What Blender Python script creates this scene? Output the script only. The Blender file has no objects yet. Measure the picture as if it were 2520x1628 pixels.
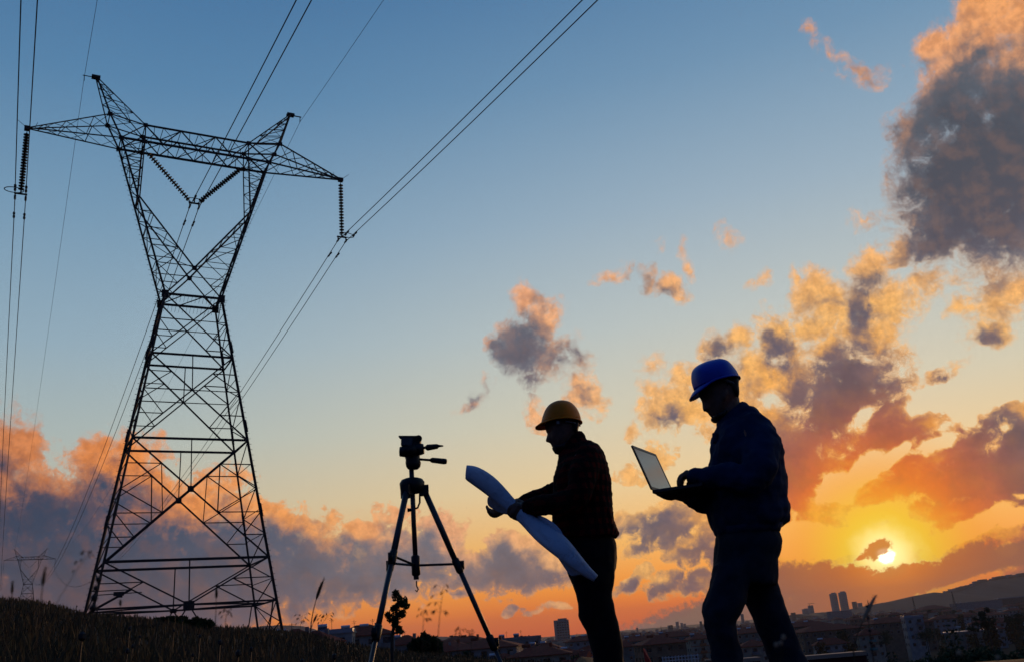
import bpy, bmesh, math, random
import numpy as np
from mathutils import Vector, Matrix, Euler, noise as mnoise
R_ = math.radians
random.seed(7)
rng = np.random.default_rng(7)
scene = bpy.context.scene
COL = scene.collection

# ------------------------------------------------------------------ camera
FPX, PITCH, ROLL = 2255.3, R_(18.428), R_(4.795)
cam_d = bpy.data.cameras.new('camera')
cam = bpy.data.objects.new('camera', cam_d); COL.objects.link(cam)
_r0 = Vector((1, 0, 0)); _F = Vector((0, math.cos(PITCH), math.sin(PITCH))); _u0 = Vector((0, -math.sin(PITCH), math.cos(PITCH)))
_R = math.cos(ROLL)*_r0 - math.sin(ROLL)*_u0
_U = math.sin(ROLL)*_r0 + math.cos(ROLL)*_u0
m = Matrix((_R, _U, -_F)).transposed().to_4x4()
cam.matrix_world = m
cam_d.sensor_width = 36.0; cam_d.lens = FPX/2520*36.0
cam_d.clip_start = 0.05; cam_d.clip_end = 30000
cam_d.dof.use_dof = True; cam_d.dof.focus_distance = 9.0; cam_d.dof.aperture_fstop = 8.0
scene.camera = cam

def ray(px, py):
    return _F + _R*((px-1260)/FPX) - _U*((py-814)/FPX)
def at(px, py, Y):
    """world point seen at photo pixel (px, py), at forward distance Y"""
    d = ray(px, py); return d*(Y/d.y)
def azel(px, py):
    d = ray(px, py).normalized()
    return math.degrees(math.atan2(d.x, d.y)), math.degrees(math.asin(d.z))

# ------------------------------------------------------------------ colour management
vs = scene.view_settings
scene.display_settings.display_device = 'sRGB'
vs.view_transform = 'Standard'; vs.look = 'None'; vs.exposure = 0; vs.gamma = 1
vs.use_curve_mapping = False
cy = scene.cycles
cy.use_denoising = True
cy.max_bounces = 5; cy.diffuse_bounces = 2; cy.glossy_bounces = 2; cy.transmission_bounces = 4
cy.transparent_max_bounces = 12; cy.volume_bounces = 0
cy.use_adaptive_sampling = True; cy.adaptive_threshold = 0.012; cy.adaptive_min_samples = 12
cy.sample_clamp_indirect = 3

def lin(r, g, b):
    f = lambda c: (c/255/12.92) if c <= 10.3 else ((c/255+0.055)/1.055)**2.4
    return (f(r), f(g), f(b), 1)

# ------------------------------------------------------------------ node helper
class NT:
    def __init__(s, tree): s.t = tree; s.n = tree.nodes; s.l = tree.links
    def node(s, typ, **kw):
        n = s.n.new(typ)
        for k, v in kw.items(): setattr(n, k, v)
        return n
    def put(s, sock, v):
        if hasattr(v, 'is_output') or isinstance(v, bpy.types.NodeSocket): s.l.new(v, sock)
        elif v is not None: sock.default_value = v
    def math(s, op, a, b=None, c=None, clamp=False):
        n = s.n.new('ShaderNodeMath'); n.operation = op; n.use_clamp = clamp
        s.put(n.inputs[0], a); s.put(n.inputs[1], b); s.put(n.inputs[2], c); return n.outputs[0]
    def vmath(s, op, a, b=None, out=0):
        n = s.n.new('ShaderNodeVectorMath'); n.operation = op
        s.put(n.inputs[0], a); s.put(n.inputs[1], b); return n.outputs[out]
    def mix(s, f, a, b, mode='MIX'):
        n = s.n.new('ShaderNodeMix'); n.data_type = 'RGBA'; n.blend_type = mode; n.clamp_factor = True
        s.put(n.inputs[0], f); s.put(n.inputs[6], a); s.put(n.inputs[7], b); return n.outputs[2]
    def smooth(s, v, a, b, lo=0.0, hi=1.0):
        n = s.n.new('ShaderNodeMapRange'); n.interpolation_type = 'SMOOTHSTEP'
        s.put(n.inputs[0], v); n.inputs[1].default_value = a; n.inputs[2].default_value = b
        n.inputs[3].default_value = lo; n.inputs[4].default_value = hi; return n.outputs[0]
    def ramp(s, v, stops, lo=0.0, hi=1.0, interp='LINEAR'):
        mr = s.n.new('ShaderNodeMapRange'); s.put(mr.inputs[0], v)
        mr.inputs[1].default_value = lo; mr.inputs[2].default_value = hi
        n = s.n.new('ShaderNodeValToRGB'); s.l.new(mr.outputs[0], n.inputs[0])
        cr = n.color_ramp; cr.interpolation = interp
        while len(cr.elements) < len(stops): cr.elements.new(0.5)
        for e, (p, c) in zip(cr.elements, stops): e.position = (p-lo)/(hi-lo); e.color = c
        return n.outputs[0]
    def noise(s, vec, scale, detail=5, rough=0.55, dim='3D', dist=0.0, lac=2.0):
        n = s.n.new('ShaderNodeTexNoise'); n.noise_dimensions = dim
        s.put(n.inputs['Vector'], vec); n.inputs['Scale'].default_value = scale
        n.inputs['Detail'].default_value = detail; n.inputs['Roughness'].default_value = rough
        n.inputs['Lacunarity'].default_value = lac; n.inputs['Distortion'].default_value = dist
        return n.outputs['Fac'], n.outputs['Color']

# ------------------------------------------------------------------ world: low sun, clear dusk sky and its clouds
SUN_AZ, SUN_EL = azel(2180, 1366)
SUN_DIR = ray(2180, 1366).normalized()
world = bpy.data.worlds.new('World'); scene.world = world; world.use_nodes = True
W = NT(world.node_tree); W.n.clear()

# clouds, each as a soft ellipse in the sky: photo-measured centre, radii, turn, weight
CLOUDS = [ # bank on the left
 (-120,1340,470,420,0,1.8),(30,1115,150,145,0,1.2),(300,1165,180,150,-15,1.15),(300,1095,75,66,0,1.1),(235,1095,85,50,0,1.0),(250,1400,470,330,0,1.9),
 (470,1390,340,300,-10,1.7),(500,1270,170,150,-10,1.1),(640,1400,240,190,0,1.4),(735,1320,150,130,-10,1.25),(800,1390,190,160,-25,1.3),(700,1420,260,140,4,1.5),(700,1265,85,60,0,1.0),
 (950,1370,160,150,0,1.3),(910,1305,90,55,-10,1.0),(1085,1350,120,130,-15,1.25),(1010,1400,190,110,3,1.3),(900,1420,260,100,5,1.3),(1240,1390,130,105,0,1.35),(1320,1410,160,75,3,1.3),(1270,1340,70,45,-10,1.0),
 (1195,1420,150,60,0,1.1),(-700,1420,600,260,0,1.2),(-500,1250,300,200,0,1.0),(1780,1545,620,85,5,0.95),
 # lone cloud in the middle
 (1300,745,52,85,8,0.95),(1340,785,75,85,-35,1.0),(1285,855,85,105,15,1.15),(1365,865,110,85,0,0.85),(1415,870,50,80,15,0.8),(1235,850,50,35,0,0.75),(1300,925,45,50,0,0.7),
 (1435,985,80,75,-30,0.95),(1420,940,22,45,10,0.7),(1318,1020,45,60,0,0.75),(1160,975,100,30,20,0.55),(1200,950,25,50,0,0.55),
 (1495,680,70,35,0,0.6),(1590,690,45,65,0,0.52),(1640,705,70,40,0,0.6),(1668,715,40,60,30,0.72),(1540,660,30,40,0,0.5),(1690,640,25,90,0,0.5),(1620,605,40,30,0,0.45),(1810,590,60,80,0,0.4),(1865,685,50,30,0,0.65),(1960,685,20,40,0,0.6),
 # broken clouds leading to the sun
 (1655,1005,120,90,0,1.05),(1620,960,60,60,0,0.8),(1690,935,80,60,0,0.85),(1610,890,60,50,0,0.55),(1770,860,60,80,25,0.72),(1820,830,50,60,0,0.85),(1800,1010,150,110,0,0.95),(1560,1060,40,50,0,0.5),(1620,1110,80,60,0,0.6),
 (1860,920,120,120,0,1.05),(1920,860,95,140,0,1.15),(1985,800,90,90,0,1.0),(1890,810,60,70,0,0.85),
 (2030,740,110,120,0,1.05),(2110,780,100,140,0,1.1),(2190,750,130,90,0,1.1),(2130,660,110,75,20,1.1),(2220,620,130,60,20,1.1),(2050,850,110,90,30,0.9),(2180,840,110,80,0,0.85),(2230,880,60,50,0,0.6),
 (2300,600,120,80,0,1.0),(2310,680,130,60,0,0.7),(2440,630,70,50,0,0.7),
 (2430,430,310,320,0,1.6),(2370,250,170,200,10,1.35),(2420,80,230,150,10,1.35),(2290,120,90,70,20,1.05),(2250,320,110,100,0,0.95),(2330,560,160,150,0,1.1),(2560,300,260,450,0,1.5),(2540,40,300,170,0,1.3),(2500,560,160,160,0,1.1),
 (1995,90,42,34,-25,0.5),(2050,130,75,34,-40,0.5),(2120,180,120,60,-20,0.4),(2150,530,110,40,0,0.42),
 (2440,760,120,100,0,1.0),(2430,820,100,55,0,1.0),(2350,750,60,50,0,0.65),(2510,720,90,50,10,0.9),
 (2330,930,90,50,20,0.5),(2060,990,170,150,30,1.3),(2090,920,150,90,-10,1.15),(2170,975,130,90,25,1.15),(1960,960,100,110,0,0.9),
 (2180,1070,210,70,22,1.3),(2260,1040,110,55,25,1.1),(2080,1120,150,90,25,1.2),(2400,1080,190,55,25,0.95),(2470,1030,100,45,0,0.9),(2310,1030,50,30,20,0.6),
 (1930,1130,190,190,0,1.6),(1850,1060,120,90,0,1.2),(2000,1230,230,130,-8,1.4),(1900,1260,150,110,0,1.3),
 (2240,1160,260,90,20,1.4),(2180,1210,230,90,10,1.3),(2370,1180,230,130,15,1.5),(2470,1110,150,80,20,1.2),(2540,1180,230,190,0,1.6),(2440,1120,120,60,25,1.2),(2500,1060,110,70,20,1.2),(2390,1250,230,80,12,1.3),
 (2170,1285,170,45,0,0.7),(2500,1300,220,60,10,0.9),
 (2030,1400,180,60,-2,1.1),(1900,1420,190,90,5,1.2),(2150,1430,330,75,4,1.5),(2370,1390,260,100,14,1.5),(2520,1370,220,110,10,1.5),(2080,1385,60,35,0,1.1),(1920,1395,60,30,0,1.0),(2470,1330,100,80,0,1.2),
 (1650,1290,190,100,5,1.25),(1560,1290,110,60,0,1.1),(1590,1330,130,55,10,1.0),(1730,1350,110,75,0,1.1),(1780,1290,90,110,0,1.0),(1540,1175,60,40,0,0.65),
 (1588,1417,32,17,5,1.1),(1545,1451,55,22,12,1.2),(1635,1440,70,32,8,1.2),(1720,1436,110,36,2,1.2),(1820,1450,140,40,0,1.0),
 (1130,1463,40,12,0,1.0),(1265,1500,50,14,0,0.95),(1345,1495,70,20,0,1.0),(735,1515,40,40,0,0.6),
 (2900,900,300,200,10,1.1),(2900,1350,380,150,8,1.4),(3200,200,300,300,0,1.0)]
GAPS = [ # clear sky showing between the clouds near the sun
 (2050,1205,85,60,30,1.3),(2120,1160,120,34,30,1.2),(2200,1120,90,26,18,1.0),(2290,1096,100,26,5,1.0),(2150,1262,95,34,0,1.2),(2203,1262,40,36,0,1.1),
 (2090,1332,230,40,0,1.5),(1980,1310,90,34,-10,.9),(2180,1325,90,34,0,1.3),(2390,1300,220,30,22,1.3),(2500,1268,70,34,10,.9),(2360,1437,190,20,7,1.5),(2480,1345,40,26,0,.9),
 (2130,1020,70,22,30,.5),(2290,985,110,40,15,.8),(2440,960,160,40,0,.9)]
DARK = [ # where the cloud is thick enough to be grey
 (120,1270,360,130,0,1.1),(330,1230,150,90,0,.8),(540,1330,130,80,0,1.1), (-150,1400,480,330,0,1.2),(150,1400,330,220,0,1.3),(330,1330,190,140,0,0.8),(300,1440,420,220,0,1.5),(560,1420,300,210,0,1.5),(500,1330,120,100,0,1.0),(740,1400,180,150,0,1.3),(850,1430,250,110,5,1.3),(960,1380,140,120,0,1.1),
 (1050,1360,90,110,0,1.1),(1000,1420,220,80,0,1.2),(1240,1400,150,110,0,1.4),(1330,1420,170,70,0,1.2),(1150,1420,160,60,0,1.2),(740,1290,60,50,0,.4),
 (1285,865,105,130,15,1.4),(1325,735,34,70,-10,.9),(1400,875,120,90,0,1.3),(1300,930,90,80,0,1.2),(1225,850,60,45,0,1.1),(1160,975,120,60,0,1.3),(1590,690,70,90,0,1.0),(1640,720,50,40,0,.9),
 (1445,970,40,30,0,.6),(1655,1015,38,40,0,.8),(1770,870,60,80,0,1.3),(1925,880,45,110,0,1.15),(1900,830,45,60,0,1.0),(2110,760,50,130,-8,1.1),(2150,700,60,60,0,.8),(2060,740,50,40,0,.7),(2200,560,110,90,0,.9),
 (2430,430,340,330,0,2.4),(2370,300,190,190,0,1.7),(2330,570,180,130,0,1.6),(2560,420,280,330,0,2.0),(2420,170,110,90,0,.6),(2240,320,120,130,0,1.0),(2120,160,120,70,-30,.7),
 (2430,840,75,50,0,1.2),(2400,720,50,30,0,.7),(2060,1000,190,170,30,1.7),(2150,960,200,110,20,1.5),(2200,1070,230,90,22,1.5),(2400,1060,260,90,25,1.5),(2470,1030,120,70,0,1.4),
 (2330,930,100,60,0,1.2),(1940,1150,230,200,0,1.3),(2230,1140,260,90,20,1.3),(2400,1160,300,150,15,1.6),(2500,1080,160,90,15,1.8),(2090,950,160,140,20,1.9),(2560,1200,260,220,0,1.6),(2420,1390,330,110,10,1.5),(2100,1440,480,80,3,1.3),(1900,1430,190,70,0,1.2),
 (1620,1300,190,80,5,1.25),(1720,1365,120,60,0,1.2),(1640,1440,260,50,3,1.3),(1800,1450,200,60,0,1.2),(1290,1497,180,40,0,1.0),(1130,1463,60,20,0,1.0),(2000,1250,120,50,0,.4),(2900,900,300,200,10,1.1),(2900,1350,420,180,8,1.5),(3200,200,300,300,0,1.2),(-700,1420,600,260,0,1.2),
 (735,1515,60,60,0,1.0),(1780,1545,620,85,5,0.9)]

def blob_field(T, vec, lst):
    acc = None
    for (px, py, rx, ry, rot, w) in lst:
        a, e = azel(px, py)
        a2, e2 = azel(px+4, py); a3, e3 = azel(px, py-4)
        kx = math.hypot((a2-a)*math.cos(R_(e)), e2-e)/4; ky = math.hypot((a3-a)*math.cos(R_(e)), e3-e)/4
        mp = T.node('ShaderNodeMapping', vector_type='TEXTURE'); T.l.new(vec, mp.inputs[0])
        mp.inputs[1].default_value = (a, e, 0)
        mp.inputs[2].default_value = (0, 0, R_(rot)+ROLL)
        mp.inputs[3].default_value = (rx*kx/max(0.5, math.cos(R_(e))), ry*ky, 1)
        g = T.node('ShaderNodeTexGradient', gradient_type='SPHERICAL'); T.l.new(mp.outputs[0], g.inputs[0])
        v = T.math('MULTIPLY', g.outputs['Fac'], w)
        if acc is None: acc = v
        else: acc = T.math('MAXIMUM', acc, v)
    return acc

grp = bpy.data.node_groups.new('cloud field', 'ShaderNodeTree')
grp.interface.new_socket('Dir', in_out='INPUT', socket_type='NodeSocketVector')
grp.interface.new_socket('Cover', in_out='OUTPUT', socket_type='NodeSocketFloat')
G = NT(grp); gi = G.node('NodeGroupInput'); go = G.node('NodeGroupOutput')
w1, w1c = G.noise(gi.outputs[0], 0.30, 3, 0.6, '2D')
off = G.vmath('SCALE', G.vmath('SUBTRACT', w1c, (0.5, 0.5, 0.5)), None)
off.node.inputs['Scale'].default_value = 2.0
pw = G.vmath('ADD', gi.outputs[0], off)
cover = blob_field(G, pw, CLOUDS)
cover = G.math('SUBTRACT', cover, G.math('MULTIPLY', blob_field(G, gi.outputs[0], GAPS), 1.3))
n1, _ = G.noise(G.vmath('MULTIPLY', pw, (1.0, 1.2, 1)), 0.42, 9, 0.62, '2D', 0.1)
n2, _ = G.noise(gi.outputs[0], 2.3, 6, 0.62, '2D', 0.15)
bil = G.math('ABSOLUTE', G.math('SUBTRACT', n2, 0.5))          # billows
t = G.math('ADD', cover, G.math('MULTIPLY', G.math('SUBTRACT', n1, 0.5), 1.35))
t = G.math('ADD', t, G.math('MULTIPLY', G.math('SUBTRACT', 0.11, bil), 0.55))
sy = G.node('ShaderNodeSeparateXYZ'); G.l.new(gi.outputs[0], sy.inputs[0])
n3, _ = G.noise(gi.outputs[0], 1.1, 7, 0.6, '2D', 0.5)
t = G.math('ADD', t, G.math('MULTIPLY', G.math('SUBTRACT', n3, 0.5), G.smooth(sy.outputs[1], 16, 8, 0.25, 1.15)))
# nothing without a cloud there: fade the noise out where cover is zero
t = G.math('MULTIPLY', t, G.smooth(cover, 0.0, 0.12))
G.l.new(t, go.inputs[0])

geo = W.node('ShaderNodeTexCoord')
D = W.vmath('NORMALIZE', geo.outputs['Generated'])
sep = W.node('ShaderNodeSeparateXYZ'); W.l.new(D, sep.inputs[0])
az = W.math('MULTIPLY', W.math('ARCTAN2', sep.outputs[0], sep.outputs[1]), 180/math.pi)
el = W.math('MULTIPLY', W.math('ARCSINE', sep.outputs[2]), 180/math.pi)
cmb = W.node('ShaderNodeCombineXYZ'); W.l.new(az, cmb.inputs[0]); W.l.new(el, cmb.inputs[1])
V = cmb.outputs[0]
cosS = W.vmath('DOT_PRODUCT', D, tuple(SUN_DIR), out=1)
S = W.math('MULTIPLY', W.math('ARCCOSINE', cosS), 180/math.pi)      # degrees from the sun

# clear sky: physical sky, graded by height over the horizon and distance from the sun
sky = W.node('ShaderNodeTexSky', sky_type='NISHITA', sun_disc=False)
sky.sun_elevation = R_(SUN_EL); sky.sun_rotation = R_(SUN_AZ)
sky.air_density = 1.4; sky.dust_density = 2.0; sky.ozone_density = 2.0
skyc = W.mix(1.0, sky.outputs[0], (0.1, 0.1, 0.1, 1), 'MULTIPLY')
toward = W.ramp(el, [(0, lin(232,104,48)), (1.2, lin(246,124,50)), (2.5, lin(255,156,62)), (5, lin(254,192,108)), (8.5, lin(240,212,162)), (12.5, lin(218,212,188)),
    (18, lin(194,204,202)), (25, lin(164,186,202)), (33, lin(130,164,192)), (42, lin(100,144,184)), (60, lin(60,104,150)), (90, lin(36,76,124))], 0, 90)
away = W.ramp(el, [(0, lin(222,116,62)), (2.5, lin(242,148,76)), (5, lin(234,174,112)), (8.5, lin(204,194,168)), (12.5, lin(180,192,188)),
    (18, lin(154,180,196)), (25, lin(126,162,190)), (33, lin(92,138,178)), (42, lin(66,114,162)), (60, lin(44,84,132)), (90, lin(30,66,116))], 0, 90)
back = W.ramp(el, [(0, lin(44,60,98)), (10, lin(38,62,112)), (30, lin(32,64,122)), (60, lin(29,64,118)), (90, lin(32,68,118))], 0, 90)
clear = W.mix(W.smooth(S, 14, 52), toward, away)
clear = W.mix(W.smooth(S, 52, 105), clear, back)
clear = W.mix(0.12, clear, skyc)
glow = W.smooth(S, 9, 0.5)
glow = W.math('MULTIPLY', glow, W.smooth(el, 0.6, 2.4, 0.15, 1.0))
clear = W.mix(W.math('MULTIPLY', glow, 0.95), clear, W.ramp(S, [(0, lin(255,244,110)), (2.5, lin(255,216,60)), (5, lin(255,188,72)), (9, lin(254,198,118))], 0, 9))

cg1 = W.node('ShaderNodeGroup'); cg1.node_tree = grp; W.l.new(V, cg1.inputs[0])
shift = W.vmath('ADD', V, (0.55, 0.75, 0))
cg2 = W.node('ShaderNodeGroup'); cg2.node_tree = grp; W.l.new(shift, cg2.inputs[0])
T1, T2 = cg1.outputs[0], cg2.outputs[0]
a_soft, a_crisp = W.smooth(T1, 0.10, 0.58), W.smooth(T1, 0.20, 0.44)
alpha = W.math('ADD', a_soft, W.math('MULTIPLY', W.math('SUBTRACT', a_crisp, a_soft), W.smooth(el, 15, 9)))
wn, wnc = W.noise(V, 0.5, 5, 0.6, '2D')
dv = W.vmath('ADD', V, W.vmath('MULTIPLY', W.vmath('SUBTRACT', wnc, (0.5,0.5,0.5)), (3.0, 3.0, 0)))
dark = blob_field(W, dv, DARK)
dn, _ = W.noise(V, 0.6, 7, 0.58, '2D', 0.0)
relief = W.math('MULTIPLY', W.math('SUBTRACT', T2, T1), 0.55)          # side turned from the light
thick = W.math('ADD', dark, W.math('MULTIPLY', W.math('SUBTRACT', dn, 0.42), 0.75))
thick = W.math('ADD', thick, relief)
thick = W.math('ADD', thick, W.math('MULTIPLY', W.math('SUBTRACT', W.math('MINIMUM', T1, 1.0), 0.75), 0.55))
pf1, _ = W.noise(V, 0.6, 6, 0.55, '2D', 0.0)
pf2, _ = W.noise(W.vmath('ADD', V, (0.32, 0.42, 0)), 0.6, 6, 0.55, '2D', 0.0)
puff = W.math('SUBTRACT', pf2, pf1)
pw_ = W.math('MULTIPLY', W.smooth(dark, 0.25, 0.85, 1.15, 0.10), puff)
thick = W.math('ADD', thick, pw_)
shade = W.smooth(thick, -0.2, 0.9)
rim = W.smooth(T1, 0.28, 0.66)
shade = W.math('MULTIPLY', shade, W.math('ADD', 1.0, W.math('MULTIPLY', W.math('SUBTRACT', rim, 1.0), W.smooth(S, 26, 9, 0.05, 0.9))))
litc = W.ramp(S, [(0, lin(255,235,120)), (4, lin(255,190,62)), (8, lin(255,172,78)), (14, lin(255,192,112)), (20, lin(250,184,124)), (26, lin(242,174,128)), (33, lin(248,168,98)), (44, lin(240,148,80)), (60, lin(170,115,95))], 0, 60)
darkc = W.ramp(S, [(0, lin(250,140,36)), (3, lin(246,130,42)), (5.2, lin(220,110,54)), (7.6, lin(174,104,82)), (9.8, lin(128,100,100)), (13, lin(110,98,108)), (28, lin(110,110,122)), (36, lin(86,92,110)), (44, lin(64,76,98)), (60, lin(50,58,80))], 0, 60)
core = W.mix(W.smooth(thick, 0.7, 1.7), darkc, W.mix(0.32, darkc, lin(60,58,70)))
core = W.mix(W.smooth(el, 13, 25), core, W.mix(1.0, core, (0.66, 0.76, 0.76, 1), 'MULTIPLY'))
litv = W.mix(1.0, litc, (0.66, 0.62, 0.66, 1), 'MULTIPLY')
lf, _ = W.noise(V, 1.5, 7, 0.62, '2D', 0.0)
litc = W.mix(W.math('MULTIPLY', W.smooth(lf, 0.34, 0.68), 0.7), litc, litv)
corel = W.mix(W.smooth(puff, 0.12, -0.26), core, W.mix(0.12, core, litv))
cl = W.mix(shade, litc, corel)
cl = W.mix(W.math('MULTIPLY', W.smooth(T1, 0.8, 0.2), 0.30), cl, clear)
cl = W.mix(W.math('MULTIPLY', W.smooth(el, 9, 0), W.smooth(S, 7, 24, 0.06, 0.10)), cl, clear)      # far clouds sink into the glow
skyall = W.mix(alpha, clear, cl)
# the sun itself, seen through a gap
skyall = W.mix(W.math('MULTIPLY', W.smooth(S, 8.5, 0.3), 0.66), skyall, W.ramp(S, [(0, lin(255,232,80)), (2.2, lin(255,198,44)), (4.5, lin(255,146,34)), (8, lin(250,112,36))], 0, 8))
skyall = W.mix(W.smooth(W.math('ADD', S, W.math('MULTIPLY', W.math('SUBTRACT', dn, 0.5), 1.6)), 2.2, 0.7), skyall, (1.2, 0.86, 0.22, 1))
disc = W.smooth(W.math('ADD', S, W.math('MULTIPLY', W.math('SUBTRACT', dn, 0.5), 1.0)), 0.62, 0.28)
skyall = W.mix(W.smooth(S, 1.7, 0.2, 0.0, 0.75), skyall, (1.6, 1.3, 0.55, 1))
skyall = W.mix(disc, skyall, (4.0, 3.6, 2.6, 1))
# small cloud in front of the sun and the bank that cuts its lower edge
fine, _ = W.noise(V, 3.0, 5, 0.6, '2D')
sc = blob_field(W, V, [(2158, 1350, 62, 32, 18, 1.4), (2120, 1372, 40, 14, 10, .9), (2060, 1425, 160, 50, -4, 1.6), (2200, 1428, 200, 50, 4, 1.6), (2360, 1392, 170, 56, 20, 1.5), (1900, 1440, 230, 70, 0, 1.6), (2080, 1475, 420, 70, 5, 1.8), (1750, 1520, 420, 75, 5, 1.3), (2500, 1370, 150, 60, 10, 1.4), (2020, 1398, 60, 28, 8, 1.3), (2360, 1425, 360, 62, 12, 1.8), (2250, 1480, 500, 50, 5, 1.7)])
sc = W.math('SUBTRACT', sc, W.math('MULTIPLY', blob_field(W, V, [(2365, 1438, 190, 26, 7, 1.5)]), 1.2))
sc = W.smooth(W.math('ADD', sc, W.math('MULTIPLY', W.math('SUBTRACT', fine, 0.5), 0.9)), 0.25, 0.72)
edge_ = W.math('MULTIPLY', W.smooth(sc, 0.95, 0.35), W.smooth(S, 4.0, 1.0))
sc = W.math('MULTIPLY', sc, 0.93)
sccol = W.mix(edge_, W.ramp(S, [(0, lin(205,130,36)), (1.4, lin(228,122,34)), (3, lin(196,108,52)), (5.5, lin(168,102,68)), (9, lin(142,102,84)), (14, lin(130,104,94)), (20, lin(136,112,108))], 0, 20), (1.0, 0.80, 0.26, 1))
skyall = W.mix(sc, skyall, sccol)
ground_c = W.mix(W.smooth(el, -0.6, -2.5), skyall, lin(60,48,48))
bg = W.node('ShaderNodeBackground'); W.l.new(ground_c, bg.inputs[0]); bg.inputs[1].default_value = 1.0
wo = W.node('ShaderNodeOutputWorld'); W.l.new(bg.outputs[0], wo.inputs[0])
world.cycles.sampling_method = 'MANUAL'; world.cycles.sample_map_resolution = 512

# ------------------------------------------------------------------ sun lamp, low and veiled by cloud
sl = bpy.data.lights.new('sun', 'SUN'); sl.energy = 0.7; sl.angle = R_(2.0); sl.color = (1.0, 0.55, 0.25)
sun = bpy.data.objects.new('sun', sl); COL.objects.link(sun)
sun.rotation_euler = SUN_DIR.to_track_quat('Z', 'Y').to_euler()

# ------------------------------------------------------------------ object helpers
def link(o, parent=None):
    COL.objects.link(o)
    if parent is not None: o.parent = parent
    return o
def empty(name, loc=(0, 0, 0), rz=0.0, label=None, cat=None, group=None):
    o = bpy.data.objects.new(name, None); link(o); o.location = loc; o.rotation_euler = (0, 0, rz)
    o.empty_display_size = 0.3
    if label: tag(o, label, cat, group)
    return o
def tag(o, label=None, cat=None, group=None, kind=None):
    if label: o['label'] = label
    if cat: o['category'] = cat
    if group: o['group'] = group
    if kind: o['kind'] = kind
    return o
def mesh(name, verts, faces, mats, smooth=False, midx=None):
    me = bpy.data.meshes.new(name); me.from_pydata([tuple(v) for v in verts], [], faces)
    for mt in (mats if isinstance(mats, (list, tuple)) else [mats]): me.materials.append(mt)
    if smooth: me.polygons.foreach_set('use_smooth', [True]*len(me.polygons))
    if midx is not None: me.polygons.foreach_set('material_index', midx)
    me.update(); return me
def obj(name, me, parent=None, mtx=None):
    o = bpy.data.objects.new(name, me); link(o, parent)
    if mtx is not None: o.matrix_local = mtx
    return o
def copy_tree(o, parent=None):
    c = o.copy(); link(c); c.parent = parent
    for ch in [k for k in CHILDREN.get(o.name, [])]: copy_tree(ch, c)
    return c
CHILDREN = {}
class MB:
    """collects shapes into one mesh"""
    def __init__(s): s.v = []; s.f = []; s.mi = []
    def add(s, v, f, mi=0):
        b = len(s.v); s.v += [tuple(x) for x in v]; s.f += [tuple(i+b for i in q) for q in f]; s.mi += [mi]*len(f); return s
    def box(s, c, d, mi=0, M=None, bevel=0):
        x, y, z = d[0]/2, d[1]/2, d[2]/2; c = Vector(c)
        vs_ = [Vector((sx*x, sy*y, sz*z)) for sx in (-1, 1) for sy in (-1, 1) for sz in (-1, 1)]
        vs_ = [((M @ v) if M else v)+c for v in vs_]
        return s.add(vs_, [(0,1,3,2),(4,6,7,5),(0,4,5,1),(2,3,7,6),(0,2,6,4),(1,5,7,3)], mi)
    def tube(s, pts, rad, n=8, mi=0, cap=True, flat=1.0):
        pts = [Vector(p) for p in pts]; k = len(pts)
        rad = rad if isinstance(rad, (list, tuple)) else [rad]*k
        vs_, fs = [], []
        t0 = (pts[1]-pts[0]).normalized()
        up = Vector((0, 0, 1)) if abs(t0.z) < 0.9 else Vector((0, 1, 0))
        a = t0.cross(up).normalized()
        for i, p in enumerate(pts):
            t = (pts[min(i+1, k-1)]-pts[max(i-1, 0)]).normalized()
            a = (a - t*a.dot(t)).normalized(); b = t.cross(a)
            for j in range(n):
                an = 2*math.pi*j/n; vs_.append(p + a*(math.cos(an)*rad[i]) + b*(math.sin(an)*rad[i]*flat))
        for i in range(k-1):
            for j in range(n):
                j2 = (j+1) % n; fs.append((i*n+j, i*n+j2, (i+1)*n+j2, (i+1)*n+j))
        if cap: fs.append(tuple(range(n-1, -1, -1))); fs.append(tuple((k-1)*n+j for j in range(n)))
        return s.add(vs_, fs, mi)
    def lathe(s, prof, n=16, mi=0, M=None):
        """prof: (radius, z) rows, around z"""
        vs_, fs = [], []
        for (r, z) in prof:
            for j in range(n):
                an = 2*math.pi*j/n; v = Vector((r*math.cos(an), r*math.sin(an), z)); vs_.append(M @ v if M else v)
        for i in range(len(prof)-1):
            for j in range(n):
                j2 = (j+1) % n; fs.append((i*n+j, i*n+j2, (i+1)*n+j2, (i+1)*n+j))
        fs.append(tuple(range(n-1, -1, -1))); fs.append(tuple((len(prof)-1)*n+j for j in range(n)))
        return s.add(vs_, fs, mi)
    def rings(s, rings, mi=0, cap=True):
        n = len(rings[0]); vs_ = [p for r in rings for p in r]; fs = []
        for i in range(len(rings)-1):
            for j in range(n):
                j2 = (j+1) % n; fs.append((i*n+j, i*n+j2, (i+1)*n+j2, (i+1)*n+j))
        if cap: fs.append(tuple(range(n-1, -1, -1))); fs.append(tuple((len(rings)-1)*n+j for j in range(n)))
        return s.add(vs_, fs, mi)
    def mesh(s, name, mats, smooth=False): return mesh(name, s.v, s.f, mats, smooth, s.mi)
    def build(s, name, mats, parent=None, smooth=False, mtx=None): return obj(name, s.mesh(name, mats, smooth), parent, mtx)

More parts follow.
